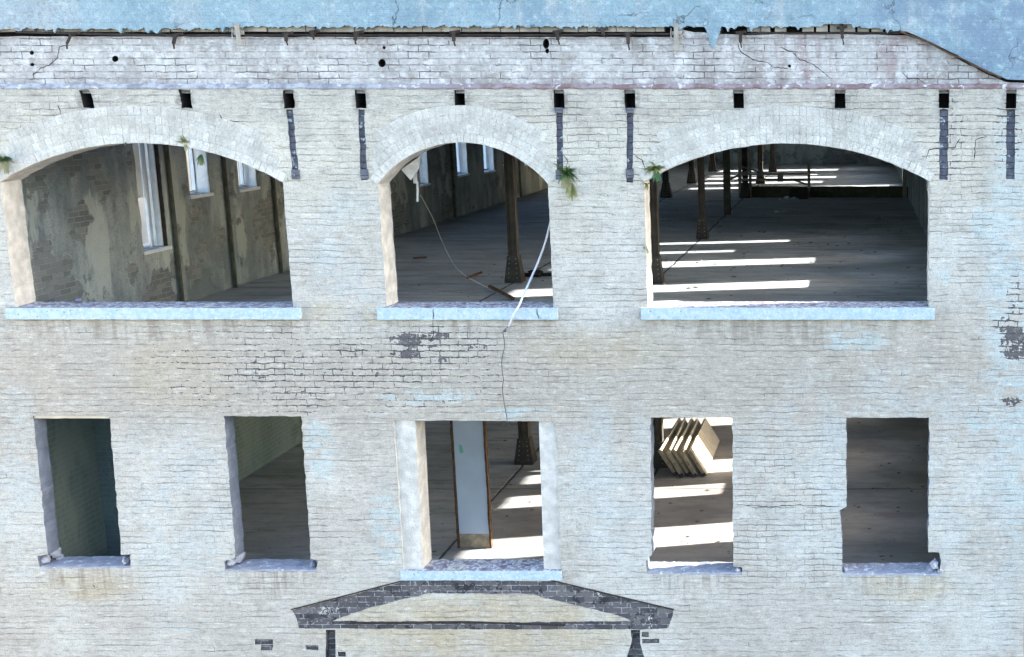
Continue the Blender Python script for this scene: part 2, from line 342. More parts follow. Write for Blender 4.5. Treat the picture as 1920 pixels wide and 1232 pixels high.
def mat_floor():
    g = G('old_concrete_floor', .8); x, y, z = g.xyz()
    n = g.noi(.8, g.scl(g.P, (1, 1.6, 1)), detail=6, rough=.65); b = g.noi(2.5, g.scl(g.P, (.5, 1.6, 1)), detail=5, rough=.65); f = g.noi(35, detail=3)
    col = g.mix(g.st(n, .35, .65), (.50, .55, .60), (.36, .40, .44))
    col = g.mix(g.mul(g.st(g.noi(1.0, g.scl(g.P, (.7, 4.5, 1)), detail=6, rough=.72), .5, .62), .45), col, (.15, .165, .18)); col = g.mix(g.mul(g.st(g.noi(5, detail=6, rough=.8), .54, .64), .4), col, (.55, .57, .58))
    col = g.mix(g.mul(g.st(b, .5, .7), .55), col, (.17, .19, .21))
    col = g.mix(g.mul(g.st(b, .45, .3), .5), col, (.50, .50, .49))
    col = g.mix(g.mul(g.st(g.noi(9, detail=4, rough=.7), .6, .7), .4), col, (.09, .08, .07))
    col = g.mix(g.mul(g.mul(g.st(z, -4, -5), g.st(x, -6.0, -4.5)), .65), col, g.mix(g.st(n, .35, .65), (.46, .40, .35), (.30, .255, .22)))
    col = g.mix(g.mul(g.st(f, .6, .75), .3), col, (.42, .40, .36))
    wv = g.mul(g.sub(g.noi(3, detail=4), .5), .08)
    j1 = g.st(g.mth('ABSOLUTE', g.sub(g.add(x, wv), -3.24)), .03, .008); j2 = g.st(g.mth('ABSOLUTE', g.sub(g.add(y, wv), 16.8)), .05, .015); j3 = g.st(g.mth('ABSOLUTE', g.sub(g.add(x, wv), -5.45)), .03, .008)
    j4 = g.st(g.mth('ABSOLUTE', g.sub(g.add(y, wv), 4.98)), .02, .006)
    j = g.mx(g.mx(j1, j2), g.mx(j3, j4)); col = g.mix(g.mul(j, .85), col, (.03, .028, .025))
    return g.end(col, g.bump(g.sub(g.add(g.mul(b, .4), g.mul(f, .25)), j), .008))

def mat_ring(k=1.0, nm='haloed_ring_paint'):  # pale ring paint with the bright halo round the openings mixed in
    g = G(nm, .82); med = g.noi(3, detail=6, rough=.7); mot = g.noi(20, detail=6, rough=.8); spk = g.noi(75, detail=2)
    col = g.mix(g.st(med, .35, .68), (.67 * k, .67 * k, .63 * k), (.46 * k, .455 * k, .425 * k))
    col = g.mix(g.mul(g.st(mot, .52, .7), .5), col, (.30, .29, .27))
    col = g.mix(g.mul(g.st(mot, .46, .34), .4), col, (.82, .82, .79))
    col = g.mix(g.mul(g.st(spk, .45, .72), .45), col, (.30, .30, .29))
    col = g.mix(g.st(g.noi(12, detail=4, rough=.75, dist=.8), .74, .75), col, (.12, .12, .14))
    n = g.bump(g.noi(24, detail=6, rough=.75), .016, 1); return g.end(col, g.bump(med, .03, .7, n))
M = {}
M['front'] = mat_front(); M['band'] = mat_band(); M['stucco'] = mat_stucco(); M['exposed'] = mat_exposed()
M['sill'] = mat_sillface(); M['mortar'] = mat_mortar(); M['chase'] = mat_chase(); M['ledge'] = mat_ledge()
M['int'] = mat_intwall(); M['floor'] = mat_floor()
M['cream'] = simple('cream_plaster', (.60, .59, .56), .85, .26, 9, .03)
M['jamb'] = simple('bluish_jamb_plaster', (.17, .20, .26), .85, .25, 8, .02)
M['ring'] = mat_ring(); M['ring_dim'] = mat_ring(.87, 'faded_halo_paint')  # darker copy for outer rows, so the painted halo dies away
M['joint'] = simple('grey_joint_mortar', (.40, .395, .37), .95, .4, 12, .006)
M['gable'] = simple('buff_painted_brick', (.53, .50, .41), .85, .14, 4, .012)
M['nearblack'] = simple('near_black', (.03, .028, .028), .95, .3, 6)  # near-black for pockets, groove backing, holes, cracks and the rubble heap
M['iron'] = simple('rusty_black_iron', (.045, .035, .032), .7, .5, 12, .004)
M['castiron'] = simple('brown_cast_iron', (.060, .052, .043), .6, .35, 7, .004)
M['rivet'] = simple('pale_rivet', (.42, .38, .32), .5, .2, 9)
M['rust'] = simple('rusty_steel', (.13, .07, .04), .75, .5, 14, .005)
M['palebrick'] = simple('pale_old_brick', (.42, .38, .32), .9, .35, 7, .01)
M['frame'] = simple('white_frame_paint', (.74, .80, .86), .6, .12, 9, .004)
M['dframe'] = simple('dark_frame_wood', (.05, .045, .045), .8, .3, 9, .004)
M['panel'] = simple('pale_blue_plaster', (.48, .56, .66), .85, .08, 3, .004)
M['green'] = simple('green_paint_patch', (.20, .47, .36), .8, .1, 9)
M['wood'] = simple('grey_timber', (.36, .34, .30), .85, .3, 9, .006)
M['gwood'] = simple('mossy_timber', (.11, .115, .09), .9, .35, 8, .006)
M['board'] = simple('cream_board', (.62, .56, .46), .8, .18, 6, .004)
M['boardedge'] = simple('worn_board_edge', (.36, .31, .23), .85, .35, 14, .006)
M['cable'] = simple('white_cable', (.60, .64, .72), .5, .1, 9, .001)
M['wire'] = simple('dark_wire', (.10, .10, .11), .6, .3, 30, .001)
M['paper'] = simple('white_paper', (.78, .78, .76), .9, .05, 9, .004)
M['rubble'] = simple('rubble_chips', (.30, .27, .24), .95, .5, 20, .004)
M['ceil'] = simple('pale_bounce_ceiling', (.42, .44, .45), .9, .3, 5, .004)  # unseen ceiling, made this pale to bounce more light into the rooms
M['neigh'] = simple('cream_render', (.62, .55, .45), .9, .06, 1, .004)
M['slate'] = simple('slate_roofing', (.10, .10, .11), .8, .3, 3, .01)

def mat_leaf(name, a, b):
    g = G(name, .6); n = g.noi(25, detail=3); r = g.noi(4)
    g.b.inputs['Subsurface Weight'].default_value = 0
    return g.end(g.mix(g.st(g.mul(g.add(n, r), .5), .35, .65), a, b))
M['leaf'] = mat_leaf('fern_green', (.03, .085, .035), (.07, .15, .06))
M['leafy'] = mat_leaf('fern_yellow_green', (.10, .15, .04), (.19, .22, .07))
M['leafdry'] = mat_leaf('fern_dry', (.17, .17, .09), (.28, .25, .13))
def mat_ground():
    g = G('asphalt', .9); n = g.noi(.2, detail=6); f = g.noi(6, detail=4)
    return g.end(g.mix(g.mul(g.add(n, f), .5), (.035, .035, .037), (.075, .073, .07)), g.bump(f, .02))
M['ground'] = mat_ground()

# ------------------------------------------------------------------ mesh helpers
def obj(name, bm, mats, parent=None, loc=None, smooth=False):
    me = bpy.data.meshes.new(name); bm.normal_update(); bm.to_mesh(me); bm.free()
    for m in (mats if isinstance(mats, (list, tuple)) else [mats]): me.materials.append(M[m] if isinstance(m, str) else m)
    if smooth: me.polygons.foreach_set('use_smooth', [True] * len(me.polygons))
    o = bpy.data.objects.new(name, me); COL.objects.link(o)
    if parent is not None:
        o.parent = parent; o.matrix_parent_inverse = Matrix.Identity(4)
    if loc is not None: o.location = loc
    return o
def thing(name, label, cat, loc=(0, 0, 0), group=None):
    o = bpy.data.objects.new(name, None); COL.objects.link(o); o.location = loc; o.empty_display_size = .2
    return tag(o, label, cat, group)
def tag(o, label, cat, group=None):
    o['label'] = label; o['category'] = cat
    if group: o['group'] = group
    return o
def box(bm, x0, x1, y0, y1, z0, z1, mi=0):
    vs = [bm.verts.new((x, y, z)) for x in (x0, x1) for y in (y0, y1) for z in (z0, z1)]
    for f in ((0, 1, 3, 2), (4, 6, 7, 5), (0, 4, 5, 1), (2, 3, 7, 6), (0, 2, 6, 4), (1, 5, 7, 3)):
        fc = bm.faces.new([vs[i] for i in f]); fc.material_index = mi
    return vs
def obox(bm, c, ax, ay, az, sx, sy, sz, mi=0):
    c = Vector(c); vs = [bm.verts.new(c + ax * (i * sx / 2) + ay * (j * sy / 2) + az * (k * sz / 2)) for i in (-1, 1) for j in (-1, 1) for k in (-1, 1)]
    for f in ((0, 1, 3, 2), (4, 6, 7, 5), (0, 4, 5, 1), (2, 3, 7, 6), (0, 2, 6, 4), (1, 5, 7, 3)):
        fc = bm.faces.new([vs[i] for i in f]); fc.material_index = mi
def beam(bm, a, b, w, h=None, mi=0):
    a = Vector(a); b = Vector(b); d = (b - a); L = d.length; d.normalize()
    up = Vector((0, 0, 1)) if abs(d.z) < .9 else Vector((0, 1, 0))
    s = d.cross(up).normalized(); u = s.cross(d)
    obox(bm, (a + b) / 2, d, s, u, L, w, h or w, mi)
def tube(bm, pts, r, n=8):
    pts = [Vector(p) for p in pts]
    if len(pts) > 2:                            # Catmull-Rom
        q = []
        for i in range(len(pts) - 1):
            p0 = pts[max(0, i - 1)]; p1 = pts[i]; p2 = pts[i + 1]; p3 = pts[min(len(pts) - 1, i + 2)]
            for k in range(5):
                t = k / 5; q.append(.5 * ((2 * p1) + (p2 - p0) * t + (2 * p0 - 5 * p1 + 4 * p2 - p3) * t * t + (-p0 + 3 * p1 - 3 * p2 + p3) * t ** 3))
        q.append(pts[-1]); pts = q
    rings = []
    for i, p in enumerate(pts):
        d = (pts[min(i + 1, len(pts) - 1)] - pts[max(i - 1, 0)]).normalized()
        u = d.orthogonal().normalized() if i == 0 else (u - d * u.dot(d)).normalized()
        v = d.cross(u); rr = r(i / (len(pts) - 1)) if callable(r) else r
        rings.append([bm.verts.new(p + (u * math.cos(a) + v * math.sin(a)) * rr) for a in [2 * math.pi * k / n for k in range(n)]])
    for a, b in zip(rings, rings[1:]):
        for k in range(n): bm.faces.new((a[k], a[(k + 1) % n], b[(k + 1) % n], b[k]))
    bm.faces.new(rings[0][::-1]); bm.faces.new(rings[-1])
def rough_box(bm, x0, x1, y0, y1, z0, z1, step, amp, seed=0):
    # a box whose faces are subdivided and worn
    def grid(o, u, v, nu, nv):
        g = [[bm.verts.new(o + u * (i / nu) + v * (j / nv)) for j in range(nv + 1)] for i in range(nu + 1)]
        for i in range(nu):
            for j in range(nv): bm.faces.new((g[i][j], g[i + 1][j], g[i + 1][j + 1], g[i][j + 1]))
    X, Y, Z = x1 - x0, y1 - y0, z1 - z0; n = lambda L: max(1, int(L / step))
    V = Vector
    grid(V((x0, y0, z0)), V((X, 0, 0)), V((0, 0, Z)), n(X), n(Z)); grid(V((x0, y1, z0)), V((0, 0, Z)), V((X, 0, 0)), n(Z), n(X))
    grid(V((x0, y0, z1)), V((X, 0, 0)), V((0, Y, 0)), n(X), n(Y)); grid(V((x0, y0, z0)), V((0, Y, 0)), V((X, 0, 0)), n(Y), n(X))
    grid(V((x0, y0, z0)), V((0, 0, Z)), V((0, Y, 0)), n(Z), n(Y)); grid(V((x1, y0, z0)), V((0, Y, 0)), V((0, 0, Z)), n(Y), n(Z))
    bmesh.ops.remove_doubles(bm, verts=bm.verts, dist=1e-5)
    for v in bm.verts:
        q = v.co * 9 + V((seed * 3.1, 0, 0)); w = mn.noise_vector(q) * amp + mn.noise_vector(q * 3.3) * amp * .5
        v.co += w
def resample(pts, step):
    out = []
    for i, a in enumerate(pts):
        b = pts[(i + 1) % len(pts)]; L = math.hypot(b[0] - a[0], b[1] - a[1]); n = max(1, int(L / step))
        for k in range(n): out.append((a[0] + (b[0] - a[0]) * k / n, a[1] + (b[1] - a[1]) * k / n))
    return out
def ragged(pts, step=.023, amp=.006, seed=0, tooth=0):
    out = []
    for (x, z) in resample(pts, step):
        n = mn.noise_vector(Vector((x * 9, z * 9, seed))) * amp + mn.noise_vector(Vector((x * 30, z * 30, seed + 5))) * amp * .7
        t = 0
        if tooth:
            r = math.floor(z / .069); t = (random.Random(r * 7 + seed).random() - .5) * tooth
        out.append((x + n.x + t, z + n.z))
    return out
def pxpoly(pts): return [fx(*p) for p in pts]
def clean(lp, x0=-9.93, x1=1.895, d=.0025):
    out = []
    for p in lp:
        if out and math.hypot(p[0] - out[-1][0], p[1] - out[-1][1]) < d: continue
        if len(out) > 1 and min(abs(p[0] - x0), abs(p[0] - x1)) < 1e-6 and abs(out[-1][0] - p[0]) < 1e-6 and abs(out[-2][0] - p[0]) < 1e-6: out[-1] = p; continue
        out.append(p)
    while len(out) > 3 and math.hypot(out[0][0] - out[-1][0], out[0][1] - out[-1][1]) < d: out.pop()
    return out
def sheet(bm, outer, holes, y, mi=0):
    outer = clean(outer); holes = [clean(h) for h in holes]
    """flat face with holes; returns the vertex loops"""
    allp = []; ed = []; idx = []
    for lp in [outer] + holes:
        k0 = len(allp); n = len(lp); allp += [Vector(p) for p in lp]; idx.append((k0, n))
        ed += [(k0 + i, k0 + (i + 1) % n) for i in range(n)]
    vo, eo, fo, ov, oe, of = delaunay_2d_cdt(allp, ed, [], 0, 1e-6)
    bv = [bm.verts.new((p.x, y, p.y)) for p in vo]
    back = {}
    for k, l in enumerate(ov):
        for q in l: back[q] = k
    A = np.array([list(p) for p in allp]); Bq = np.vstack([np.roll(A[k0:k0 + n], -1, axis=0) for k0, n in idx])
    for f in fo:
        cx = sum(vo[k].x for k in f) / len(f); cz = sum(vo[k].y for k in f) / len(f)
        c = (A[:, 1] > cz) != (Bq[:, 1] > cz)
        with np.errstate(divide='ignore', invalid='ignore'):
            xi = A[:, 0] + (cz - A[:, 1]) * (Bq[:, 0] - A[:, 0]) / (Bq[:, 1] - A[:, 1])
        if int(np.sum(c & (xi > cx))) % 2:
            try: fc = bm.faces.new([bv[k] for k in f]); fc.material_index = mi
            except ValueError: pass
    loops = [[bv[back[k]] for k in range(k0, k0 + n)] for k0, n in idx]
    for q, l in enumerate(loops):
        o_ = []
        for v_ in l:
            if not o_ or v_ is not o_[-1]: o_.append(v_)
        loops[q] = o_
    return loops
def rebate(x, cxm): return x - .15 if x < cxm else x + .06
def wallside(bm, lp, y1, mi, n=1, amp=0, reb=None):
    prev = lp; y0 = lp[0].co.y; 
    for k in range(1, n + 1):
        yy = y0 + (y1 - y0) * k / n
        cur = []
        for v in lp:
            q = mn.noise_vector(Vector((v.co.x * 7, yy * 7, v.co.z * 7))) * (amp if k < n or amp else 0)
            vx = v.co.x if (reb is None or yy < .22) else rebate(v.co.x, reb)
            cur.append(bm.verts.new((vx + q.x, yy, v.co.z + q.z)))
        for i in range(len(cur)):
            j = (i + 1) % len(cur); f = bm.faces.new((prev[i], prev[j], cur[j], cur[i])); f.material_index = mi
        prev = cur
    return prev
def slab(bm, outer, holes, y0, y1, mi=0, side=0):
    a = sheet(bm, outer, holes, y0, mi); b = sheet(bm, outer, holes, y1, mi)
    for la, lb in zip(a, b):
        for i in range(len(la)):
            j = (i + 1) % len(la); f = bm.faces.new((la[i], la[j], lb[j], lb[i])); f.material_index = side
    bmesh.ops.recalc_face_normals(bm, faces=bm.faces)

# ================================================================== GROUND AND SURROUNDINGS
GZ = -9.1; F2 = -2.99; F1 = -5.99; XL = -9.65; XR = 1.41; YB = 39.0; T = .35
bm = bmesh.new(); n = 24; s = 1500
for i in range(n):
    for j in range(n):
        pass
v = [bm.verts.new(p) for p in ((-s, -s, GZ), (s, -s, GZ), (s, s, GZ), (-s, s, GZ))]; bm.faces.new(v)
g0 = obj('ground', bm, 'ground'); g0['kind'] = 'structure'

# ================================================================== THE MILL BUILDING
B = thing('mill_building', 'abandoned white painted brick mill with empty arched windows', 'building', (0, 0, GZ))
def part(name, bm, mats, parent=None, smooth=False):
    """geometry is in world metres; the building's empty stands at ground level"""
    p = parent or B
    o = obj(name, bm, mats, p, smooth=smooth)
    if p is B: o.location = (0, 0, -GZ)
    return o

def arch(x0, x1, zb, zs, zc, n=40):
    """outline of a segmental arched opening, up from the sill"""
    h = zc - zs; c = (x1 - x0) / 2; rr = (c * c + h * h) / (2 * h); cx = (x0 + x1) / 2; cz = zc - rr
    a = math.asin(c / rr); pts = [(x0, zb), (x1, zb)]
    pts += [(cx + rr * math.sin(a - 2 * a * k / n), cz + rr * math.cos(a - 2 * a * k / n)) for k in range(n + 1)]
    return pts, (cx, cz, rr, a)
ARCH = [arch(-9.20, -6.17, -2.33, -.97, -.555), arch(-5.15, -3.33, -2.33, -.99, -.55), arch(-2.30, .765, -2.33, -.965, -.56)]
WIN = [
 [(62, 780), (205, 780), (228, 1040), (245, 1040), (244, 1065), (74, 1065), (71, 1042), (90, 1040)],
 [(420, 780), (565, 781), (583, 1048), (594, 1050), (592, 1072), (422, 1070), (420, 1052), (442, 1046)],
 [(738, 788), (1042, 790), (1053, 1070), (757, 1069)],
 [(1220, 783), (1373, 783), (1375, 1062), (1391, 1064), (1390, 1078), (1213, 1076), (1210, 1052), (1222, 1040)],
 [(1587, 783), (1743, 783), (1740, 1036), (1760, 1036), (1765, 1052), (1762, 1079), (1580, 1079), (1578, 1000), (1574, 958), (1587, 950)],
]
fp = dict()
outer = resample([(-9.93, GZ - .3), (1.895, GZ - .3), (1.895, .02), (-9.93, .02)], .069)
outer = [(x + (0 if abs(x - 1.895) > .01 else (random.Random(int(z / .069)).random() - .5) * .02), z) for x, z in outer]
through = [ragged(a[0], .03, .006, i) for i, a in enumerate(ARCH)] + [ragged(pxpoly(w), .023, .006, 20 + i, .0 if i == 2 else .012) for i, w in enumerate(WIN)]
# pockets of the removed floor beams and the grey mortar chases under them
PK = [160, 347, 541, 676, 862, 1048, 1181, 1385, 1575, 1770, 1896]
CH = {541: (547, 336), 676: (680, 338), 1048: (1050, 334), 1181: (1181, 342), 1770: (1769, 337), 1896: (1895, 336)}
pock = []; chs = []
for i, p in enumerate(PK):
    x, _ = fx(p, 183); w = .055; zt = .004; zb = fx(p, 203)[1]
    lean = {160: .03, 347: .01}.get(p, 0)
    pock.append(ragged([(x - w, zt), (x - w + lean, zb), (x + w + lean, zb), (x + w, zt)], .02, .004 if i > 2 else .012, 40 + i))
    if p in CH:
        q, b = CH[p]; wx = .034 if p in (541, 676, 1048, 1181) else .046
        xa = x; xb = fx(q if p > 700 else (p + 10 if p < 600 else p + 5), b)[0]; z1 = fx(q, b)[1]; z0 = zb - .012
        xb = fx({541: 555, 676: 683, 1048: 1050, 1181: 1181, 1770: 1769, 1896: 1895}[p], b)[0]
        chs.append(ragged([(xa - wx, z0), (xb - wx, z1), (xb + wx, z1), (xa + wx, z0)], .02, .005, 60 + i, .008))
slots = [ragged(pxpoly(q), .02, .004, 80 + k) for k, q in enumerate([
    [(611, 1181), (611, 1290), (629, 1290), (629, 1181)],
    [(1183, 1181), (1184, 1205), (1173, 1240), (1173, 1290), (1210, 1290), (1210, 1240), (1200, 1205), (1200, 1181)]])]
holes5 = []
for (px, py, r, sx) in ((1022, 84, 0, 0),): pass
scar = ragged(pxpoly([(548, 1144), (772, 1087), (1035, 1090), (1262, 1144), (1262, 1152), (1252, 1178), (1200, 1180), (900, 1180), (561, 1178), (555, 1157)]), .022, .007, 91)
gable = ragged(pxpoly([(624, 1164), (679, 1144), (801, 1113), (1000, 1114), (1019, 1121), (1147, 1151), (1181, 1164), (1000, 1167), (860, 1165), (700, 1165)]), .022, .009, 92)
bits = [ragged(pxpoly(q), .02, .003, 95 + k) for k, q in enumerate([
    [(478, 1199), (512, 1199), (512, 1208), (478, 1208)], [(490, 1210), (513, 1209), (510, 1219), (489, 1219)],
    [(573, 1210), (597, 1210), (597, 1219), (573, 1218)], [(633, 1222), (648, 1222), (648, 1231), (634, 1231)],
    [(1204, 1198), (1236, 1198), (1236, 1206), (1204, 1206)], [(1212, 1185), (1216, 1185), (1217, 1194), (1203, 1194), (1203, 1185)], [(1214, 1209), (1217, 1217), (1212, 1217)]])][:6]
bm = bmesh.new()
lp = sheet(bm, outer, through + pock + chs + slots + [scar] + bits, 0, 0)
k = 1
for i in range(len(through)):
    rb = sum(p[0] for p in through[i]) / len(through[i]) if i in (3, 4, 6, 7) else None
    wallside(bm, lp[k], T, 1 if i < 3 else (1 if i == 5 else 2), 5, .007, rb); k += 1
for i in range(len(pock)):
    e = wallside(bm, lp[k], .30, 3); f = bm.faces.new(e); f.material_index = 3; k += 1
for i in range(len(chs)):
    e = wallside(bm, lp[k], .03, 4); f = bm.faces.new(e); f.material_index = 4; k += 1
for i in range(len(slots)):
    e = wallside(bm, lp[k], .09, 5); f = bm.faces.new(e); f.material_index = 5; k += 1
wallside(bm, lp[k], .012, 5); k += 1
for i in range(len(bits)):
    e = wallside(bm, lp[k], .02, 5); f = bm.faces.new(e); f.material_index = 5; k += 1
# inner face and outer edges
r0 = [(-9.93, GZ - .3), (1.895, GZ - .3), (1.895, .02), (-9.93, .02)]
sheet(bm, r0, [[(rebate(x, sum(p[0] for p in t) / len(t)) if i in (3, 4, 6, 7) else x, z) for x, z in t] for i, t in enumerate(through)], T + .008, 6)
vs = lp[0]; e = wallside(bm, vs, T + .008, 0)
bmesh.ops.recalc_face_normals(bm, faces=bm.faces)
front = part('front_wall', bm, ['front', 'cream', 'jamb', 'nearblack', 'chase', 'exposed', 'int'])
front['label'] = 'white painted brick front with worn paint and broken mortar joints'

# removed porch roof's scar
bm = bmesh.new(); sheet(bm, scar, [gable], .012, 0); bmesh.ops.recalc_face_normals(bm, faces=bm.faces)
ex = part('bare_brick_scar', bm, 'exposed', front); ex['label'] = 'dark bare brick band where a porch roof was removed'
bm = bmesh.new(); lg = sheet(bm, gable, [], -.002, 0); wallside(bm, lg[0], .012, 0); bmesh.ops.recalc_face_normals(bm, faces=bm.faces)
part('painted_gable', bm, 'front', front)
for a, b in (((546, 1143), (770, 1085)), ((1033, 1088), (1264, 1143))):
    bm = bmesh.new(); pa = at(*a, -.004); pb = at(*b, -.004); beam(bm, pa, pb, .02, .012); part('roof_flashing', bm, 'iron', front)
bm = bmesh.new()
p0 = [at(x, y, -.004) for x, y in ((655, 1169), (760, 1168), (860, 1166), (960, 1169), (1060, 1172))]
tube(bm, p0, .012, 6); part('drip_line', bm, 'iron', front)

# arch rings of voussoir bricks
for ai, (pts, (cx, cz, rr, a)) in enumerate(ARCH):
    bm = bmesh.new(); rnd = random.Random(ai)
    rows = 4 if ai != 1 else 4
    a2 = a
    for q in range(rows):
        a2 = a - q * (.036 if ai != 1 else .085)
        r_in = rr + .004 + q * .098; r_out = r_in + .0945; n = int(2 * a2 * (r_in + .045) / .070)
        for i in range(n):
            t0 = -a2 + 2 * a2 * i / n; t1 = -a2 + 2 * a2 * (i + 1) / n; gp = rnd.choice((.0008, .0012, .002, .0032)) / r_in
            d = -.003 - rnd.random() * .004 - (0.002 if q == 0 else 0) + .0006 * q; dd = .0012
            P = []
            for (t, r) in ((t0 + gp, r_in), (t1 - gp, r_in), (t1 - gp, r_out), (t0 + gp, r_out)):
                P.append((cx + r * math.sin(t) + (rnd.random() - .5) * .003, cz + r * math.cos(t) + (rnd.random() - .5) * .003))
            if max(p[1] for p in P) > -.03: continue
            A = [bm.verts.new((x, d + (rnd.random() - .5) * dd, z)) for x, z in P]; Bv = [bm.verts.new((x, .004, z)) for x, z in P]
            w_ = 1 if q >= 1 and rnd.random() > .25 / q else 0
            bm.faces.new(A).material_index = w_
            for j in range(4): bm.faces.new((A[j], Bv[j], Bv[(j + 1) % 4], A[(j + 1) % 4])).material_index = w_
    bmesh.ops.recalc_face_normals(bm, faces=bm.faces)
    o = part('arch_ring', bm, ['ring', 'ring_dim'], front)

# sills
def sill(x0, x1, z0, z1, yf, mat='sill', amp=.004, seed=0, yb=T):
    bm = bmesh.new(); rough_box(bm, x0, x1, yf, yb, z0, z1, .03, amp, seed); return part('window_sill', bm, mat, front)
sill(fx(18, 590)[0], fx(566, 590)[0], -2.452, -2.325, -.06, seed=1)
sill(fx(711, 590)[0], fx(1047, 590)[0], -2.455, -2.325, -.06, seed=2)
sill(fx(1204, 590)[0], fx(1752, 590)[0], -2.455, -2.322, -.06, seed=3)
def bed(i, px0, px1, pyb, top, seed):
    a = fx(px0, pyb)[0]; b = fx(px1, pyb)[0]; z = fx(px0, pyb)[1]
    bm = bmesh.new(); rough_box(bm, a - .03, b + .03, .006, T - .01, z - .05, z + top, .035, .011, seed)
    o = part('window_sill', bm, 'mortar', front); o['label'] = 'rough broken mortar bed where the sill stone is gone'
bed(0, 74, 244, 1066, .015, 5); bed(1, 421, 592, 1071, .015, 6); bed(3, 1213, 1391, 1077, .02, 7); bed(4, 1580, 1763, 1079, .02, 8)
sill(fx(752, 1078)[0], fx(1054, 1078)[0], fx(900, 1087)[1], fx(900, 1069)[1], -.022, seed=9)
# crumbled corners of the lower openings
def lump(bm, c, r, seed, flat=1):
    q = bmesh.ops.create_icosphere(bm, subdivisions=2, radius=1)
    for v in q['verts']:
        k = 1 + mn.noise(v.co * 1.6 + Vector((seed, 0, 0))) * .5 + mn.noise(v.co * 4 + Vector((seed, 3, 0))) * .2
        v.co = Vector(c) + Vector((v.co.x * r[0], v.co.y * r[1], v.co.z * r[2])) * k
for px, py, y, r in ((85, 1048, .1, (.05, .08, .05)), (104, 1036, .22, (.045, .09, .06)), (112, 1045, .28, (.04, .06, .04)), (434, 1052, .12, (.05, .09, .05)), (450, 1042, .2, (.045, .09, .075)), (236, 1050, .08, (.03, .06, .05)), (588, 1058, .1, (.02, .06, .04)),
                     (1384, 1069, .03, (.03, .05, .035)), (1752, 1058, .06, (.05, .08, .06)), (1764, 1071, .03, (.035, .04, .035)), (1745, 1066, .15, (.05, .09, .03)), (1585, 1066, .1, (.03, .08, .03))):
    bm = bmesh.new(); lump(bm, at(px, py, y), r, px); part('crumbled_mortar', bm, 'mortar', front)
# plastered inner jambs of the middle lower window
def pjamb(bm, pt, pb, y0, y1):                 # two px quads: top edge, bottom edge
    a, b = at(*pt[0], y0), at(*pt[1], y0); c, d = at(*pb[0], y0), at(*pb[1], y0)
    F = [a, b, d, c]; A = [bm.verts.new(p) for p in F]; C = [bm.verts.new((p.x + (.0), y1, p.z)) for p in F]
    bm.faces.new(A); bm.faces.new(C[::-1])
    for j in range(4): bm.faces.new((A[j], C[j], C[(j + 1) % 4], A[(j + 1) % 4]))
bm = bmesh.new(); pjamb(bm, ((734, 784), (778, 784)), ((754, 1074), (793, 1074)), .03, T - .012); bmesh.ops.recalc_face_normals(bm, faces=bm.faces); part('plaster_jamb', bm, 'cream', front)
bm = bmesh.new(); pjamb(bm, ((1010, 784), (1046, 784)), ((1020, 1074), (1056, 1074)), .03, T - .012); bmesh.ops.recalc_face_normals(bm, faces=bm.faces); part('plaster_jamb', bm, 'cream', front)
# timber lintels
for (a, b, py, k, h) in ((60, 207, 783, 'board', .045),):
    bm = bmesh.new(); x0 = fx(a, py)[0]; x1 = fx(b, py)[0]; z = fx(a, 778)[1]
    rough_box(bm, x0, x1 + .01, .02, .12, z - h, z + .01, .05, .003, 3); part('lintel', bm, k, front)

# chase end blocks
for px, py in ((1050, 328), (1181, 325), (555, 327), (684, 326), (1048, 207), (1181, 207)):
    c = at(px, py, .005); bm = bmesh.new(); hh = .05 if py > 250 else .028
    rough_box(bm, c.x - .042, c.x + .042, -.012, .028, c.z - hh, c.z + hh, .02, .005, px); part('stone_block', bm, 'chase', front)

# ---------------- upper band, groove, stucco
bm = bmesh.new(); box(bm, -9.93, 1.895, .19, .45, .022, 1.6); part('parapet_core', bm, 'nearblack')
bm = bmesh.new()
tp = [(-60, 68), (30, 68), (520, 69), (900, 69), (1262, 69), (1264, 52), (1300, 60), (1400, 66), (1500, 62), (1700, 66), (1740, 80), (1800, 112), (1850, 138), (1886, 154), (1990, 158), (1990, 175), (-60, 175)]
hb = [ragged([(fx(px + rx * math.cos(t), py + ry * math.sin(t))) for t in [2 * math.pi * k / 10 for k in range(10)]], .02, .003, px) for px, py, rx, ry in ((211, 110, 6, 6), (713, 118, 7, 8), (717, 89, 3, 3), (1022, 82, 6, 10), (1024, 95, 3.5, 5), (54, 99, 4, 4), (55, 121, 4, 3), (1480, 124, 3, 3))]
ot = ragged(pxpoly(tp), .05, .005, 7)
zlo = fx(0, 175)[1]
mid = [(x, z) for x, z in ot if -9.90 < x < 1.84]
top_ = [p for p in mid if p[1] > zlo + .02]; top_.sort(key=lambda p: p[0])
ot = [(-9.92, zlo), (-9.92, fx(0, 68)[1])] + [p for k_, p in enumerate(top_) if k_ == 0 or p[0] - top_[k_ - 1][0] > .004] + [(1.865, fx(1900, 157)[1]), (1.865, zlo)]
ls = sheet(bm, ot, hb, .05, 0)
for l in ls[1:]: e = wallside(bm, l, .18, 1)
wallside(bm, ls[0], .19, 0); bmesh.ops.recalc_face_normals(bm, faces=bm.faces)
band = part('upper_wall', bm, ['band', 'nearblack'])
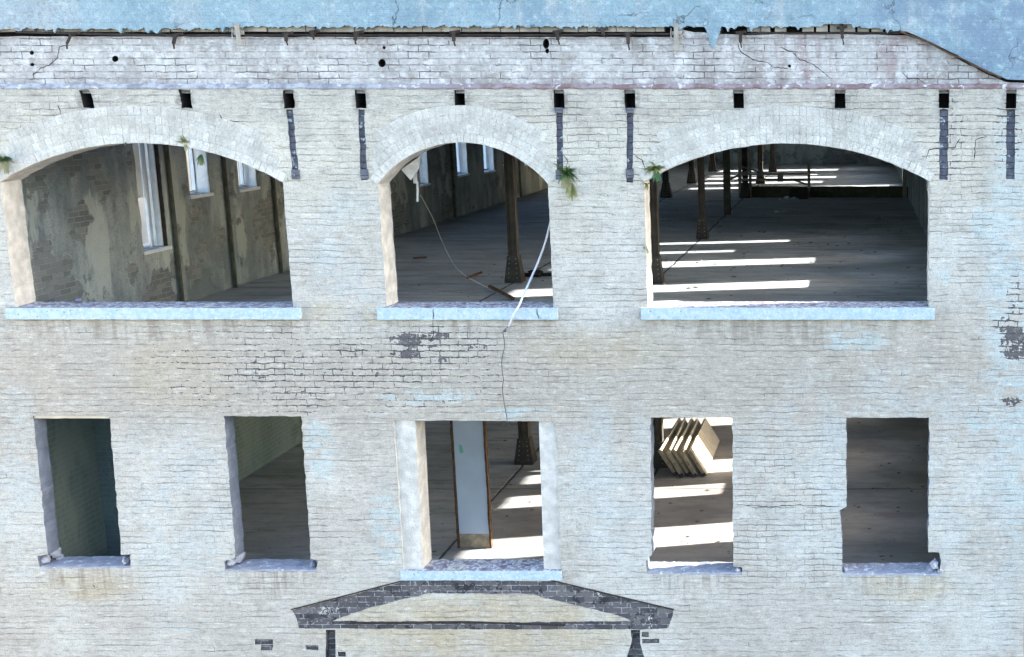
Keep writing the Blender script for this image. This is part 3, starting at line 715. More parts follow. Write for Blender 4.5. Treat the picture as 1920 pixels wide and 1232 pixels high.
# pale broken bricks in the groove over the band
bm = bmesh.new(); rnd = random.Random(5); x = -9.9
while x < -1.0:
    w = rnd.choice((.1, .205, .205)); g_ = .008
    if not (-2.05 < x < -1.2) and rnd.random() > .1:
        zt = at(1000, 60).z + rnd.random() * .004
        box(bm, x, x + w - g_, .06 + rnd.random() * .03, .186, .603 + rnd.random() * .004, .68)
    x += w
for px in range(1400, 1700, 26):
    if rnd.random() > .2:
        p = at(px, 58); box(bm, p.x, p.x + .12, .055 + rnd.random() * .03, .186, p.z - .005, p.z + .07)
part('broken_brick_course', bm, 'palebrick', band)
bm = bmesh.new()
tube(bm, [at(x, y, .03) for x, y in ((536, 65), (700, 66), (860, 65.5), (1000, 66), (1150, 64), (1268, 64))], .010, 6); part('iron_rod', bm, 'iron', band)
bm = bmesh.new(); tube(bm, [at(x, y, .045) for x, y in ((30, 60), (140, 63), (300, 66), (535, 66))], .013, 6); part('iron_rod', bm, 'iron', band)
bm = bmesh.new(); tube(bm, [at(x, y, .045) for x, y in ((1400, 64), (1440, 62), (1500, 63), (1600, 62), (1690, 62))], .010, 6)
part('iron_rod', bm, 'iron', band)
# long cracks
rnd = random.Random(21)
for cid, (yy, pts) in enumerate(((-.001, [(905, 213), (935, 220), (952, 228), (978, 231)]), (-.001, [(978, 238), (1005, 250), (1026, 262)]), (-.001, [(1522, 205), (1570, 216), (1604, 226), (1640, 240), (1636, 256), (1670, 272), (1732, 302)]),
    (-.001, [(60, 290), (56, 262), (66, 244), (105, 232), (118, 222), (108, 196)]), (-.001, [(210, 212), (260, 205), (310, 209), (340, 214)]), (-.001, [(412, 214), (416, 226), (450, 228)]), (-.001, [(1062, 322), (1064, 300), (1056, 290)]), (-.001, [(1190, 292), (1204, 300), (1212, 322), (1232, 340)]),
    (.049, [(60, 142), (76, 128), (96, 120), (108, 108), (112, 88), (134, 84)]), (.049, [(1462, 88), (1486, 98), (1500, 112), (1520, 118), (1540, 132), (1560, 148)]), (.049, [(1384, 80), (1388, 96), (1412, 112), (1440, 118), (1448, 126), (1478, 128)]), (.049, [(1690, 134), (1700, 146), (1722, 148), (1735, 156)]),
    (-.001, [(1736, 300), (1742, 280), (1790, 276), (1800, 260)]), (-.001, [(1826, 300), (1830, 262), (1850, 256)]), (-.001, [(1380, 946), (1440, 950), (1500, 947), (1576, 950)]), (-.001, [(812, 601), (812, 628), (808, 640)]), (-.063, [(1006, 578), (1010, 598)]), (-.063, [(812, 578), (812, 597)]))):
    bm = bmesh.new(); P = []
    for a, b in zip(pts, pts[1:]):
        n = max(2, int(math.hypot(b[0] - a[0], b[1] - a[1]) / 5))
        for k in range(n): P.append((a[0] + (b[0] - a[0]) * k / n + rnd.uniform(-1.1, 1.1), a[1] + (b[1] - a[1]) * k / n + rnd.uniform(-1.1, 1.1)))
    P.append(pts[-1]); L_ = []
    for i, p in enumerate(P):
        c = at(p[0], p[1], yy); q0 = P[max(0, i - 1)]; q1 = P[min(len(P) - 1, i + 1)]; t = Vector((q1[0] - q0[0], 0, -(q1[1] - q0[1]))).normalized(); nn = Vector((-t.z, 0, t.x))
        w = rnd.uniform(.0015, .0055) * (0.25 if i in (0, len(P) - 1) else 1)
        L_.append((bm.verts.new(c + nn * w), bm.verts.new(c - nn * w), bm.verts.new(c + nn * w + Vector((0, .004, 0))), bm.verts.new(c - nn * w + Vector((0, .004, 0)))))
    for a, b in zip(L_, L_[1:]):
        bm.faces.new((a[0], a[1], b[1], b[0])); bm.faces.new((a[0], b[0], b[2], a[2])); bm.faces.new((a[1], a[3], b[3], b[1]))
    bmesh.ops.recalc_face_normals(bm, faces=bm.faces); part('wall_crack', bm, 'nearblack', front if yy < 0.01 else band)
# sloping flashing at the right
bm = bmesh.new(); pp = [at(x, y, .0) for x, y in ((1688, 60), (1735, 76), (1790, 104), (1840, 130), (1888, 151))]
pp = [pp[0].lerp(pp[1], k / 4) if 0 else p for k, p in enumerate(pp)]
q_ = []
for a, b in zip(pp, pp[1:]):
    for k in range(4): q_.append(a.lerp(b, k / 4) + Vector((random.uniform(-.006, .006), random.uniform(-.006, .004), random.uniform(-.008, .008))))
for a, b in zip(q_, q_[1:]): beam(bm, a, b, random.uniform(.03, .06), random.uniform(.008, .018))
part('sloping_flashing', bm, 'rust', band)
# stucco coat with a torn lower edge
rnd = random.Random(9); edge = []
for px in range(-60, 1700, 4):
    y = 50 + (4 if px < 420 else 0)
    if px < 60: y = 62 - (px + 60) * .1 if px < 20 else 54
    if 1560 < px: y = 52
    if px > 1640: y = 52 + (px - 1640) * .13
    y += (rnd.random() - .5) * 3.5 + mn.noise(Vector((px * .05, 2, 0))) * 5 + (rnd.random() > .93) * rnd.random() * 9
    if 1300 < px < 1352: y = 50 + max(0, 46 - abs(px - 1337) * 3.0)
    if 1540 < px < 1600: y = 45
    if 280 < px < 300: y = 64 - abs(px - 291) * 1.0
    edge.append((px, y))
edge += [(1700, 59), (1738, 75), (1792, 102), (1842, 128), (1890, 149), (1990, 151)]
ol = pxpoly(edge) + [(1.895, 1.6), (-9.93, 1.6)]
ol = [(max(-9.93, min(1.895, x)), z) for x, z in ol]
o2 = []
for p in ol:
    if not o2 or (abs(p[0] - o2[-1][0]) + abs(p[1] - o2[-1][1])) > .003: o2.append(p)
bm = bmesh.new(); ls = sheet(bm, o2, [], .018, 0); wallside(bm, ls[0], .19, 0); bmesh.ops.recalc_face_normals(bm, faces=bm.faces)
stc = part('stucco_coat', bm, 'stucco')
# mortar ledge
bm = bmesh.new(); N = 300; rows = []
for i in range(N + 1):
    x = -9.93 + 11.79 * i / N; w = mn.noise(Vector((x * 5, 0, 0))) * .011 + mn.noise(Vector((x * 17, 0, 0))) * .010
    rows.append([bm.verts.new(p) for p in ((x, -.004, .012 + w), (x, -.010, .026 + w), (x, .03, .062 + w), (x, .055, .068 + w), (x, .056, .03))])
for a, b in zip(rows, rows[1:]):
    for j in range(4): bm.faces.new((a[j], b[j], b[j + 1], a[j + 1]))
bmesh.ops.recalc_face_normals(bm, faces=bm.faces); part('mortar_ledge', bm, 'ledge', band)
# iron brackets
def bracket(px, py, s, lean, mat='iron', kind=0):
    bm = bmesh.new(); c = at(px, py, .03)
    V = Vector
    if kind == 0:
        beam(bm, c + V((0, .12, .03)), c + V((0, -.05, .02)), .045 * s, .03)
        beam(bm, c + V((0, -.045, .03)), c + V((lean, -.05, -.07 * s)), .035, .014)
        beam(bm, c + V((lean, -.05, -.065 * s)), c + V((lean * 1.3 + .01, -.045, -.12 * s)), .014, .01)
        beam(bm, c + V((-.05, -.01, .02)), c + V((.06, -.01, .035)), .02, .03)
    else:
        beam(bm, c + V((0, -.03, .10)), c + V((lean, -.035, -.12 * s)), .042, .02)
        beam(bm, c + V((-.04, -.01, -.005)), c + V((.06, -.01, .005)), .03, .04)
        tube(bm, [c + V((-.05, -.02, .05)), c + V((-.05, -.04, -.05)), c + V((-.02, -.04, -.06))], .006, 6)
    part('iron_bracket', bm, mat, band)
for a in ((140, 68, 1.1, -.06), (334, 70, 1.0, -.03), (540, 68, .8, 0), (672, 66, .8, -.02), (853, 65, 1, .0), (1046, 64, .9, .01), (1179, 68, 1.2, .0), (1389, 66, 1.1, .0), (1578, 56, 1.3, .01), (1130, 60, .5, .02), (590, 64, .5, .0)): bracket(*a)
for a in ((447, 62, 1.1, .02), (1268, 62, 1.5, .01)): bracket(*a, mat='wood', kind=1)

# ---------------- side walls with window openings, some on the left unseen and added
SUNX = 1.41
W2 = [(.72, 1.55, .757), (4.65, 5.5, 1.38), (6.23, 7.06, .757), (9.02, 9.87, .757), (10.93, 11.36, 1.3), (12.38, 12.82, .97), (26.9, 27.6, .15), (28.9, 29.9, .9), (31.2, 32.2, .76), (32.9, 33.4, 1.0), (35.4, 36.4, .76)]
W1 = [(.85, 1.65, .757), (3.36, 4.26, .757), (5.5, 6.15, 1.2), (6.66, 7.48, .757), (9.6, 10.4, .757), (12.4, 13.2, .757), (15.2, 16, .757), (20, 20.8, .757)]
def sidewall(name, xa, xb, wins):
    """wall in the y-z plane between xa and xb, y from T to YB"""
    bm = bmesh.new(); hs = []
    for (y0, y1, z0, z1) in wins: hs.append(ragged([(y0, z0), (y1, z0), (y1, z1), (y0, z1)], .05, .006, int(y0 * 10)))
    slab(bm, [(T + .008, GZ - .3), (YB, GZ - .3), (YB, 1.6), (T + .008, 1.6)], hs, xa, xb)
    for v in bm.verts: v.co = Vector((v.co.y, v.co.x, v.co.z))
    bmesh.ops.recalc_face_normals(bm, faces=bm.faces)
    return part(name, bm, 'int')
rwins = [(a, b, F2 + s, F2 + 2.44) for a, b, s in W2] + [(a, b, F1 + s, F1 + 2.44) for a, b, s in W1]
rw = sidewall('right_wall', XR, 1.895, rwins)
LW = [(3.25, 4.02, -2.14, -.35), (4.72, 5.32, -1.5, -.35), (6.2, 6.82, -1.52, -.35), (9.3, 10.0, -2.0, -.35), (11.9, 12.6, -2.05, -.35), (14.42, 15.02, -2.05, -.5), (17.1, 17.95, -2.02, -.5), (19.3, 20.25, -2.08, -.5), (21.1, 21.8, -1.97, -.5), (7.85, 8.5, -1.6, -.35), (23.3, 24.1, -2.1, -.5), (25.5, 26.3, -2.1, -.5), (28, 28.8, -2.1, -.5), (33, 33.8, -2.1, -.5), (30, 30.8, -2.1, -.5)]  # the tail entries are unseen openings, added to bring more blue light indoors
LW1 = [(8.5, 9.2, F1 + 1.0, F1 + 2.4), (13, 13.7, F1 + .9, F1 + 2.4), (19, 19.7, F1 + .9, F1 + 2.4)]
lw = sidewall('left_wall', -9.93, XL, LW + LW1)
for i, (y0, y1, z0, z1) in enumerate(LW):
    bm = bmesh.new(); w = .045; xo = -9.90
    for (ya, yb_, za, zb) in ((y0 + .005, y0 + w, z0, z1), (y1 - w, y1 - .005, z0, z1), (y0 + w, y1 - w, z0 + .005, z0 + w), (y0 + w, y1 - w, z1 - w, z1)):
        box(bm, xo, xo + .05, ya, yb_, za, zb)
    # hanging remains of the sashes
    if i == 0:
        box(bm, -9.845, -9.70, 3.955, 3.985, z0 + .01, z1); box(bm, -9.80, -9.76, 3.93, 3.954, z0 + .01, z1); box(bm, -9.89, -9.86, 3.56, 3.68, z0, z1); box(bm, -9.85, -9.82, 3.70, 3.83, (z0 + z1) / 2 - .2, z1); box(bm, -9.82, -9.79, 3.84, 3.87, z0, z1)
    if i != 1: beam(bm, (xo + .07, y1 - .09, z0 + .03), (xo + .07, y1 - .09, z1), .03, .05)
    else:
        beam(bm, (xo + .06, (y0 + y1) / 2, z0), (xo + .06, (y0 + y1) / 2, z1), .03, .04)
    beam(bm, (xo + .04, y0 + w, (z0 + z1) / 2 + .1), (xo + .04, y1 - w, (z0 + z1) / 2 + .1), .03, .035)
    part('window_frame', bm, 'frame', lw)
    bm = bmesh.new(); rough_box(bm, -9.90, XL + .03, y0 - .03, y1 + .03, z0 - .045, z0 - .002, .05, .003, i); part('window_sill', bm, 'frame', lw)
    # painted far reveal
    bm = bmesh.new(); rough_box(bm, -9.84, XL - .01, y1 - .022, y1 + .03, z0, z1, .06, .009, i + 9); part('window_reveal', bm, 'frame' if i else 'dframe', lw)
# thick pier next to the front, and the flat pilasters along the left wall
bm = bmesh.new(); rough_box(bm, XL - .02, XL + .07, T + .01, 3.27, F2, -.12, .12, .012, 4); part('pier', bm, 'int', lw)
for y in (4.15, 5.72, 7.3, 16.6, 11.2, 22.6, 27):
    bm = bmesh.new(); beam(bm, (XL + .045, y, F2), (XL + .03, y, -.13), .045, .045); part('pipe_chase', bm, 'gwood', lw)
bm = bmesh.new(); rough_box(bm, XL, -8.15, 1.86, 2.1, F1, -3.25, .15, .01, 4); part('partition_wall', bm, 'int')
# rear wall, roof, ceilings, floors
bm = bmesh.new(); box(bm, -9.93, 1.895, YB + .003, YB + .4, GZ - .3, 1.6); part('rear_wall', bm, 'int')
bm = bmesh.new(); box(bm, XL - .1, XR + .1, .46, YB, .9, 1.0); part('roof', bm, 'slate')
bm = bmesh.new(); box(bm, XL - .1, XR + .1, T + .01, YB, -.11, -.02)
for k in range(24): box(bm, XL, XR, 1.0 + k * 1.6, 1.12 + k * 1.6, -.32, -.112)
part('unseen_bounce_ceiling', bm, 'ceil')
def floorslab(z, nm):
    bm = bmesh.new(); box(bm, XL - .1, XR + .1, T + .012, YB, z - .22, z)
    for k in range(24): box(bm, XL, XR, 1.4 + k * 1.6, 1.55 + k * 1.6, z - .42, z - .222)
    return part('floor', bm, 'floor')
f2 = floorslab(F2, 0); f1 = floorslab(F1, 1)
bm = bmesh.new(); rough_box(bm, -3.05, 1.40, 22.5, 22.72, F2 - .01, F2 + .3, .2, .01, 2); part('curb_wall', bm, 'gwood')
# cast-iron columns with riveted shoes
def column(x, y, z0, z1, w, kind=0):
    c = bpy.data.objects.new
    bm = bmesh.new()
    if kind == 0:
        tube(bm, [(x, y, z0 + .3), (x, y, z1)], w / 2, 14)
        for s in (-1, 1): box(bm, x + s * w * .42 - .012, x + s * w * .42 + .012, y - w * .5, y + w * .5, z0 + .3, z1)
    else: rough_box(bm, x - w / 2, x + w / 2, y - w / 2, y + w / 2, z0, z1, .2, .004, 3)
    o = part('column', bm, 'castiron' if kind == 0 else 'gwood')
    if kind: return o
    bm = bmesh.new(); a, b = w * .62, w * .95
    P = [(a, z0 + .42), (a * 1.05, z0 + .36), (b, z0 + .04), (b, z0)]
    rings = [[bm.verts.new((x + sx * r, y + sy * r, z)) for sx, sy in ((-1, -1), (1, -1), (1, 1), (-1, 1))] for r, z in P]
    for q, r in zip(rings, rings[1:]):
        for k in range(4): bm.faces.new((q[k], q[(k + 1) % 4], r[(k + 1) % 4], r[k]))
    bm.faces.new(rings[0]); bm.faces.new(rings[-1][::-1]); bmesh.ops.recalc_face_normals(bm, faces=bm.faces)
    for k in range(5):
        for sx in (-.55, .55):
            zz = z0 + .08 + k * .075; rad = b - (b - a) * (zz - z0) / .42
            q = bmesh.ops.create_icosphere(bm, subdivisions=1, radius=.0085); 
            for v in q['verts']:
                v.co += Vector((x + sx * rad, y - rad - .001, zz))
                for f in v.link_faces: f.material_index = 1
    part('column_shoe', bm, ['castiron', 'rivet'], o)
    return o
for y in (6.2, 12.3, 17.35, 22.35, 28, 34):
    column(-3.2, y, F2, -.32, .125 if y < 13 else .16, 1 if y == 17.35 else 0)
    column(-5.45, y + .1, F2, -.32, .14 if y < 7 else .16)
for y in (6.2, 12.3, 17.35, 22.35):
    column(-3.24, y, F1, F2 - .42, .16); column(-5.45, y + .2, F1, F2 - .42, .16)
# plastered pier inside the middle lower window, steel edged
a = onz(859, 1029, F1); b = onz(921, 1027, F1); yy = 2.42
bm = bmesh.new(); rough_box(bm, a.x + .02, b.x - .01, yy, yy + .06, F1 + .2, F2 - .24, .1, .002, 1); pp = part('plaster_pier', bm, 'panel')
bm = bmesh.new(); rough_box(bm, a.x + .02, b.x - .01, yy + .001, yy + .059, F1, F1 + .2, .03, .003, 1); part('stained_foot', bm, 'boardedge', pp)
bm = bmesh.new()
for x in (a.x, b.x): rough_box(bm, x - .012, x + .012, yy - .012, yy + .07, F1, F2 - .24, .04, .006, x * 3)
part('steel_edge', bm, 'rust', pp)
bm = bmesh.new(); g1 = [at(x, y, yy - .004) for x, y in ((860, 833), (866, 836), (869, 848), (864, 851), (861, 845))]; bm.faces.new([bm.verts.new(p) for p in g1]); bmesh.ops.recalc_face_normals(bm, faces=bm.faces)
gg = bmesh.ops.extrude_face_region(bm, geom=bm.faces[:]); bmesh.ops.translate(bm, vec=(0, .008, 0), verts=[v for v in gg['geom'] if isinstance(v, bmesh.types.BMVert)])
part('paint_patch', bm, 'green', pp)

# ================================================================== THINGS IN THE ROOMS
# leaning boards on the lower floor
ay = Vector((0, 1, 0)); lean = Vector((-.50, 0, .866))
names = ['leftmost of the five cream boards leaning side by side', 'second from the left of the five leaning cream boards', 'middle one of the five leaning cream boards', 'fourth from the left of the leaning cream boards', 'rightmost leaning cream board, its broad face in the sun']
for i in range(5):
    x0 = -2.885 + i * .108 + (.03 if i == 4 else 0); base = Vector((x0, 5.62, F1 + .012))
    t = thing('leaning_board', names[i] + ' behind the lower window', 'board', tuple(base), 'boards leaning in a row on the lower floor')
    lean = Vector((-.50 + (-.03, .025, -.01, .035, 0)[i], 0, .866)).normalized(); ay = Vector(((.02, -.012, .015, -.01, 0)[i], 1, 0)).normalized(); t.location.y += (.05, -.03, .02, -.04, 0)[i]
    nrm = lean.cross(ay).normalized(); L, H, th = 2.0, .47, .042
    bm = bmesh.new(); obox(bm, Vector((0, L / 2, 0)) + lean * (H / 2), ay, lean, nrm, L, H, th); bmesh.ops.bevel(bm, geom=bm.edges[:], offset=.003, segments=1, affect='EDGES'); obj('panel', bm, 'board', t)
    bm = bmesh.new(); obox(bm, Vector((0, -.012, 0)) + lean * (H / 2), ay, lean, nrm, .022, H + .01, th + .014); bmesh.ops.bevel(bm, geom=bm.edges[:], offset=.004, segments=1, affect='EDGES'); e = obj('edge_strip', bm, 'boardedge', t)
    bm = bmesh.new(); obox(bm, Vector((0, -.03, 0)) + lean * .03, ay, lean, nrm, .03, .05, th + .02); obj('foot', bm, 'dframe', t)
    bm = bmesh.new()
    q = bmesh.ops.create_uvsphere(bm, u_segments=10, v_segments=6, radius=.011)
    for v in q['verts']: v.co = Vector((v.co.x, v.co.y * .4, v.co.z)) + Vector((0, -.024, 0)) + lean * (H * .5)
    obj('bolt', bm, 'iron', e)

# timber railing behind
t = thing('timber_railing', 'grey broken timber railing on the low curb deep in the upper room', 'railing', (-3.34, 22.3, F2))
def rp(nm, a, b, w, h=None, m='wood'):
    bm = bmesh.new(); o3 = Vector((-3.34, 22.3, F2)); beam(bm, Vector(a) - o3, Vector(b) - o3, w, h); obj(nm, bm, m, t)
rp('post', (-3.34, 22.3, F2), (-3.34, 22.3, -1.6), .09); rp('post', (-3.05, 22.3, F2), (-3.05, 22.3, -1.7), .07)
rp('post', (-1.40, 22.3, F2), (-1.40, 22.3, -1.92), .075); rp('post', (1.30, 22.3, F2), (1.30, 22.3, -1.9), .12)
rp('rail', (-3.4, 22.24, -2.33), (-1.4, 22.24, -2.31), .03, .06); rp('rail', (-3.4, 22.24, -2.47), (-1.4, 22.24, -2.47), .03, .06)
rp('brace', (-1.43, 22.22, -2.02), (-1.20, 22.22, -1.86), .03, .06); rp('brace', (-3.3, 22.2, -2.1), (-2.5, 22.2, -2.33), .03, .05)
rp('brace', (-1.9, 22.2, -2.45), (-1.4, 22.2, -2.62), .03, .05); rp('brace', (-3.7, 22.2, -2.5), (-3.05, 22.2, -2.2), .03, .06)
rp('block', (-2.2, 22.23, -2.27), (-2.2, 22.23, -2.53), .16, .04)
# crate by the curb
t = thing('open_crate', 'dark open wooden crate against the low curb deep in the upper room', 'crate', (-1.68, 22.1, F2))
for nm, d in (('side', (-.26, -.235, -.18, .25, 0, .27)), ('side', (.235, .26, -.18, .25, 0, .27)), ('back', (-.234, .234, .22, .25, 0, .27)), ('front', (-.234, .234, -.18, -.155, 0, .24)), ('base', (-.234, .234, -.154, .219, 0.004, .03))):
    bm = bmesh.new(); box(bm, *d); obj(nm, bm, 'dframe', t)
# crumpled paper
pl = ['brightest crumpled white paper scrap on the upper floor before the crate', 'small crumpled white scrap left of the brightest one before the crate', 'grey crumpled sheet right of the white scraps before the crate', 'small white scrap lying nearer the windows on the upper floor', 'flattened grey paper sheet right of the nearer white scrap']
for i, (px, py, s) in enumerate(((1476, 372, .09), (1464, 375, .06), (1489, 374, .11), (1456, 398, .05), (1472, 397, .10))):
    p = onz(px, py, F2); bm = bmesh.new(); q = bmesh.ops.create_icosphere(bm, subdivisions=2, radius=s)
    for v in q['verts']: v.co *= 1 + mn.noise(v.co * 14 + Vector((i, 0, 0))) * .7; v.co.z = abs(v.co.z) * (.7 if i != 4 else .3)
    tag(obj('crumpled_paper', bm, 'paper' if i not in (2, 4) else 'panel', loc=p), pl[i], 'paper', 'paper scraps on the upper floor')
# cable and wire out of the middle arch
bm = bmesh.new()
pts = [at(1040, 385, 1.0), at(1030, 425, .75), at(1019, 465, .55), at(1000, 512, .3), at(982, 552, .05), at(973, 573, -.075), at(963, 590, -.1), at(954, 612, -.05)]
tube(bm, pts, .012, 10); tag(obj('white_cable', bm, 'cable', smooth=True), 'stiff white cable hanging out over the sill of the middle arch', 'cable')
bm = bmesh.new(); c = at(947, 620, -.03)
tube(bm, [at(x, y, -.03) for x, y in ((953, 612), (947, 618), (943, 624), (945, 636), (946, 650), (941, 675), (942, 700), (944, 712), (942, 730), (946, 760), (950, 780), (951, 792))], .0045, 6)
for e in ([(951, 790), (945, 794), (941, 799)], [(951, 790), (955, 793), (956, 799), (952, 797)]):
    tube(bm, [at(x, y, -.04 - k * .01) for k, (x, y) in enumerate(e)], .003, 5)
q = bmesh.ops.create_icosphere(bm, subdivisions=2, radius=.016)
for v in q['verts']: v.co += c
tag(obj('dark_wire', bm, 'wire', smooth=True), 'thin dark frayed wire dangling below the middle arch to the lower window head', 'wire')
# slack line inside the middle arch
bm = bmesh.new(); tube(bm, [at(788, 365, 1.6), at(812, 410, 1.8), at(830, 455, 2), at(858, 505, 2.4), onz(905, 535, F2 + .3), onz(958, 561, F2 + .02)], .0035, 5)
tag(obj('slack_line', bm, 'wood'), 'thin slack string slanting across the room inside the middle arch', 'string')
# hanging remains at the arch head
bm = bmesh.new(); P = [at(x, y, .30) for x, y in ((752, 318), (786, 294), (784, 316), (770, 338))]
A = [bm.verts.new(p) for p in P]; C = [bm.verts.new(p + Vector((.004, .02, 0))) for p in P]; bm.faces.new(A); bm.faces.new(C[::-1])
for j in range(4): bm.faces.new((A[j], C[j], C[(j + 1) % 4], A[(j + 1) % 4]))
bmesh.ops.recalc_face_normals(bm, faces=bm.faces); tag(obj('torn_board', bm, 'cream'), 'pointed cream board scrap hanging at the left shoulder of the middle arch', 'board')
bm = bmesh.new(); beam(bm, at(778, 305, .5), at(779, 344, .5), .04, .02); beam(bm, at(783, 340, .5), at(783, 378, .5), .02, .015)
tag(obj('hanging_lath', bm, 'cream'), 'narrow cream lath hanging below the torn board in the middle arch', 'lath')
# floor debris in the upper room
def stick(a, b, w, label, m='wood', nm='stick', z=F2):
    A = onz(*a, z); Bp = onz(*b, z); c = (A + Bp) / 2; bm = bmesh.new(); d = Vector((0, 0, w * .5)); beam(bm, A - c + d, Bp - c + d, w, w)
    tag(obj(nm, bm, m, loc=c), label, nm)
stick((876, 523), (903, 512), .03, 'short reddish stick lying on the dark floor inside the middle arch', 'rust')
stick((918, 540), (962, 563), .045, 'longer brown stick slanting to the sunlit strip inside the middle arch', 'rust')
stick((775, 486), (800, 484), .03, 'small twig far left on the floor inside the middle arch', 'rust')
bm = bmesh.new(); c = onz(1020, 517, F2)
for i in range(16): lump(bm, Vector((random.uniform(-.35, .35), random.uniform(-.2, .3), .03)), (random.uniform(.04, .14), random.uniform(.03, .08), .03), i)
tag(obj('rubble_heap', bm, 'nearblack', loc=c), 'low dark rubble heap right of the column inside the middle arch', 'rubble')
bm = bmesh.new(); lump(bm, (0, 0, 0), (.045, .035, .018), 3); tag(obj('plaster_lump', bm, 'jamb', loc=at(147, 562, .22)), 'pale plaster lump lying on the sill of the left arch', 'lump')
bm = bmesh.new()
c = onz(895, 1048, F1); c = Vector((-4.75, 2.0, F1))
pts = [(-.09, -.03), (.04, -.05), (.12, .02), (.0, .05)]; A = [bm.verts.new((x, y, .012 + (i % 2) * .02)) for i, (x, y) in enumerate(pts)]; bm.faces.new(A)
gg = bmesh.ops.extrude_face_region(bm, geom=bm.faces[:]); bmesh.ops.translate(bm, vec=(0, 0, -.008), verts=[v for v in gg['geom'] if isinstance(v, bmesh.types.BMVert)]); bmesh.ops.recalc_face_normals(bm, faces=bm.faces)
tag(obj('paper_sheet', bm, 'paper', loc=c), 'folded pale paper sheet on the lower floor behind the middle window sill', 'paper')
bm = bmesh.new(); rnd = random.Random(3)
for i in range(1100):
    z = F1 if i < 500 else F2; x = rnd.uniform(-7, 1.2); y = rnd.uniform(.6, 9) if i < 500 else rnd.uniform(2, 20); x += rnd.gauss(0, .1); s = .004 + .022 * rnd.random() ** 3; s *= (1 if 1 else 1) * (1 if z == F1 else 1.2)
    q = bmesh.ops.create_icosphere(bm, subdivisions=1, radius=s)
    for v in q['verts']: v.co = Vector((v.co.x * rnd.uniform(.8, 2), v.co.y, v.co.z * .45)) + Vector((x, y, z + s * .3))
o = obj('rubble_chips', bm, 'rubble'); tag(o, 'scattered small chips of plaster and brick over both floors', 'rubble'); o['kind'] = 'stuff'

# ================================================================== FERNS ROOTED IN THE WALL
def frond(bm, base, d, L, droop, w, mi, rnd, nleaf=11):
    d = Vector(d).normalized(); p = Vector(base); side = d.cross(Vector((0, 1, 0)))
    if side.length < .1: side = Vector((1, 0, 0))
    side.normalize(); pts = []
    for k in range(nleaf + 1):
        pts.append(p.copy()); d = (d + Vector((0, 0, -droop / nleaf))).normalized(); p = p + d * (L / nleaf)
    for k in range(nleaf):
        a, b = pts[k], pts[k + 1]; dd = (b - a).normalized(); s = side; t = k / nleaf
        r = .0022 * (1 - t * .7); f = bm.faces.new([bm.verts.new(q) for q in (a - s * r, b - s * r, b + s * r, a + s * r)]); f.material_index = mi
        lw_ = w * math.sin(math.pi * min(1, .18 + t * .82)) ** .7 * (1 - t * .35)
        for sg in (-1, 1):
            tip = a + s * sg * lw_ + dd * lw_ * .55 + Vector((0, rnd.uniform(-.3, .1) * lw_, rnd.uniform(-.25, .1) * lw_))
            m1 = a + dd * (L / nleaf) * .85
            mm = (m1 + tip) / 2 + dd * lw_ * .10
            f = bm.faces.new([bm.verts.new(q) for q in (a, tip, mm, m1)]); f.material_index = mi
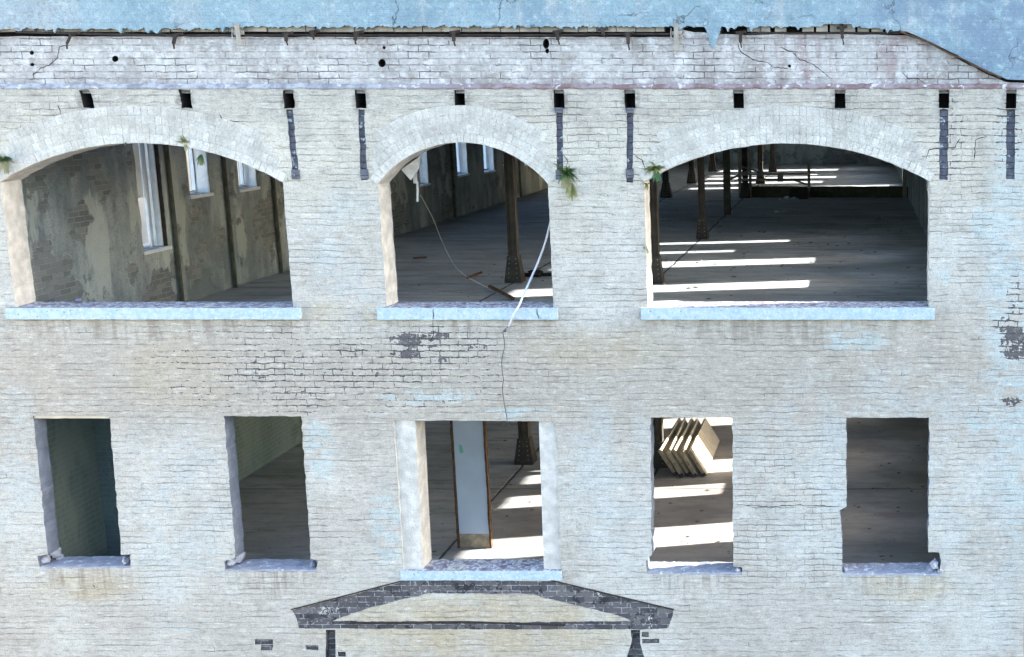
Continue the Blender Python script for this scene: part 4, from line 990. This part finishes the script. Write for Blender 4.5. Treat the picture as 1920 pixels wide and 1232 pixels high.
def fern(px, py, y, size, n, label, mats, spread=(-1, 1), up=.6, seed=0, hang=0):
    size *= 1.12; n = int(n * 1.5)
    rnd = random.Random(seed); bm = bmesh.new()
    for i in range(n):
        t = rnd.uniform(*spread); u = up + rnd.uniform(-.5, .6)
        L = size * rnd.uniform(.6, 1.1)
        frond(bm, (rnd.uniform(-.01, .01), 0, rnd.uniform(-.01, .01)), (t, -rnd.uniform(.25, .9), u), L, rnd.uniform(.5, 1.8) + hang, L * .17, 0 if rnd.random() < .65 else 1, rnd)
    for i in range(int(n * .3)):
        frond(bm, (0, 0, 0), (rnd.uniform(-.4, .6), -.3, -.6), size * .9, 1, size * .16, 2, rnd)
    q = bmesh.ops.create_icosphere(bm, subdivisions=1, radius=.012)
    for v in q['verts']:
        for f in v.link_faces: f.material_index = 2
    tag(obj('fern', bm, mats, loc=at(px, py, y)), label, 'fern', 'ferns growing out of the wall')
A3 = ['leaf', 'leafy', 'leafdry']; D3 = ['leafdry', 'leafy', 'leafdry']; Y3 = ['leafy', 'leafdry', 'leaf']
fern(8, 300, .0, .16, 16, 'dark green fern at the far left shoulder of the left arch', A3, (-1, 1.1), .3, 1)
fern(347, 268, .0, .09, 14, 'small olive fern on the crown of the left arch', D3, (-1, 1), .9, 2)
fern(378, 292, .2, .11, 9, 'fine green fern hanging inside the head of the left arch', A3, (-.6, .6), -.5, 3, 1)
fern(236, 268, .0, .03, 7, 'tiny yellow-green sprig under the head of the left arch', Y3, (-1, 1), .3, 4)
fern(1062, 325, .0, .17, 20, 'large drooping green fern at the right shoulder of the middle arch', A3, (-.4, 1.1), .3, 5)
fern(1070, 345, -.005, .16, 12, 'dry brown fern tuft hanging below the large green fern', ['leafdry', 'leafy', 'leafdry'], (-.5, .8), -.6, 6, 1)
fern(1230, 318, .0, .14, 22, 'bushy yellow-green fern at the left shoulder of the right arch', Y3, (-1, 1), .6, 7)
fern(1212, 345, .0, .075, 9, 'small fern below the bushy one at the left of the right arch', ['leafy', 'leaf', 'leafdry'], (-1, .6), .2, 8)
fern(1212, 466, .02, .07, 7, 'little lone fern halfway down the left jamb of the right arch', A3, (-1, .1), .3, 9)
fern(1740, 565, .05, .035, 8, 'tiny dark weed on the right end of the right arch sill', A3, (-1, 1), .8, 10)

# ================================================================== NEIGHBOUR SEEN THROUGH THE LEFT WINDOWS
N_ = thing('neighbouring_building', 'long cream rendered building seen in slivers through the side windows', 'building', (-18, 60, GZ))
bm = bmesh.new(); box(bm, -6, 0, -70, 60, 0, 7.8); obj('wall', bm, 'neigh', N_)
bm = bmesh.new(); box(bm, -6.4, .3, -70.4, 60.4, 7.803, 8.0); obj('roof', bm, 'slate', N_)
for k in range(16):
    bm = bmesh.new(); box(bm, .003, .05, -66 + k * 7.7, -64.8 + k * 7.7, 2, 4); obj('window', bm, 'dframe', N_)
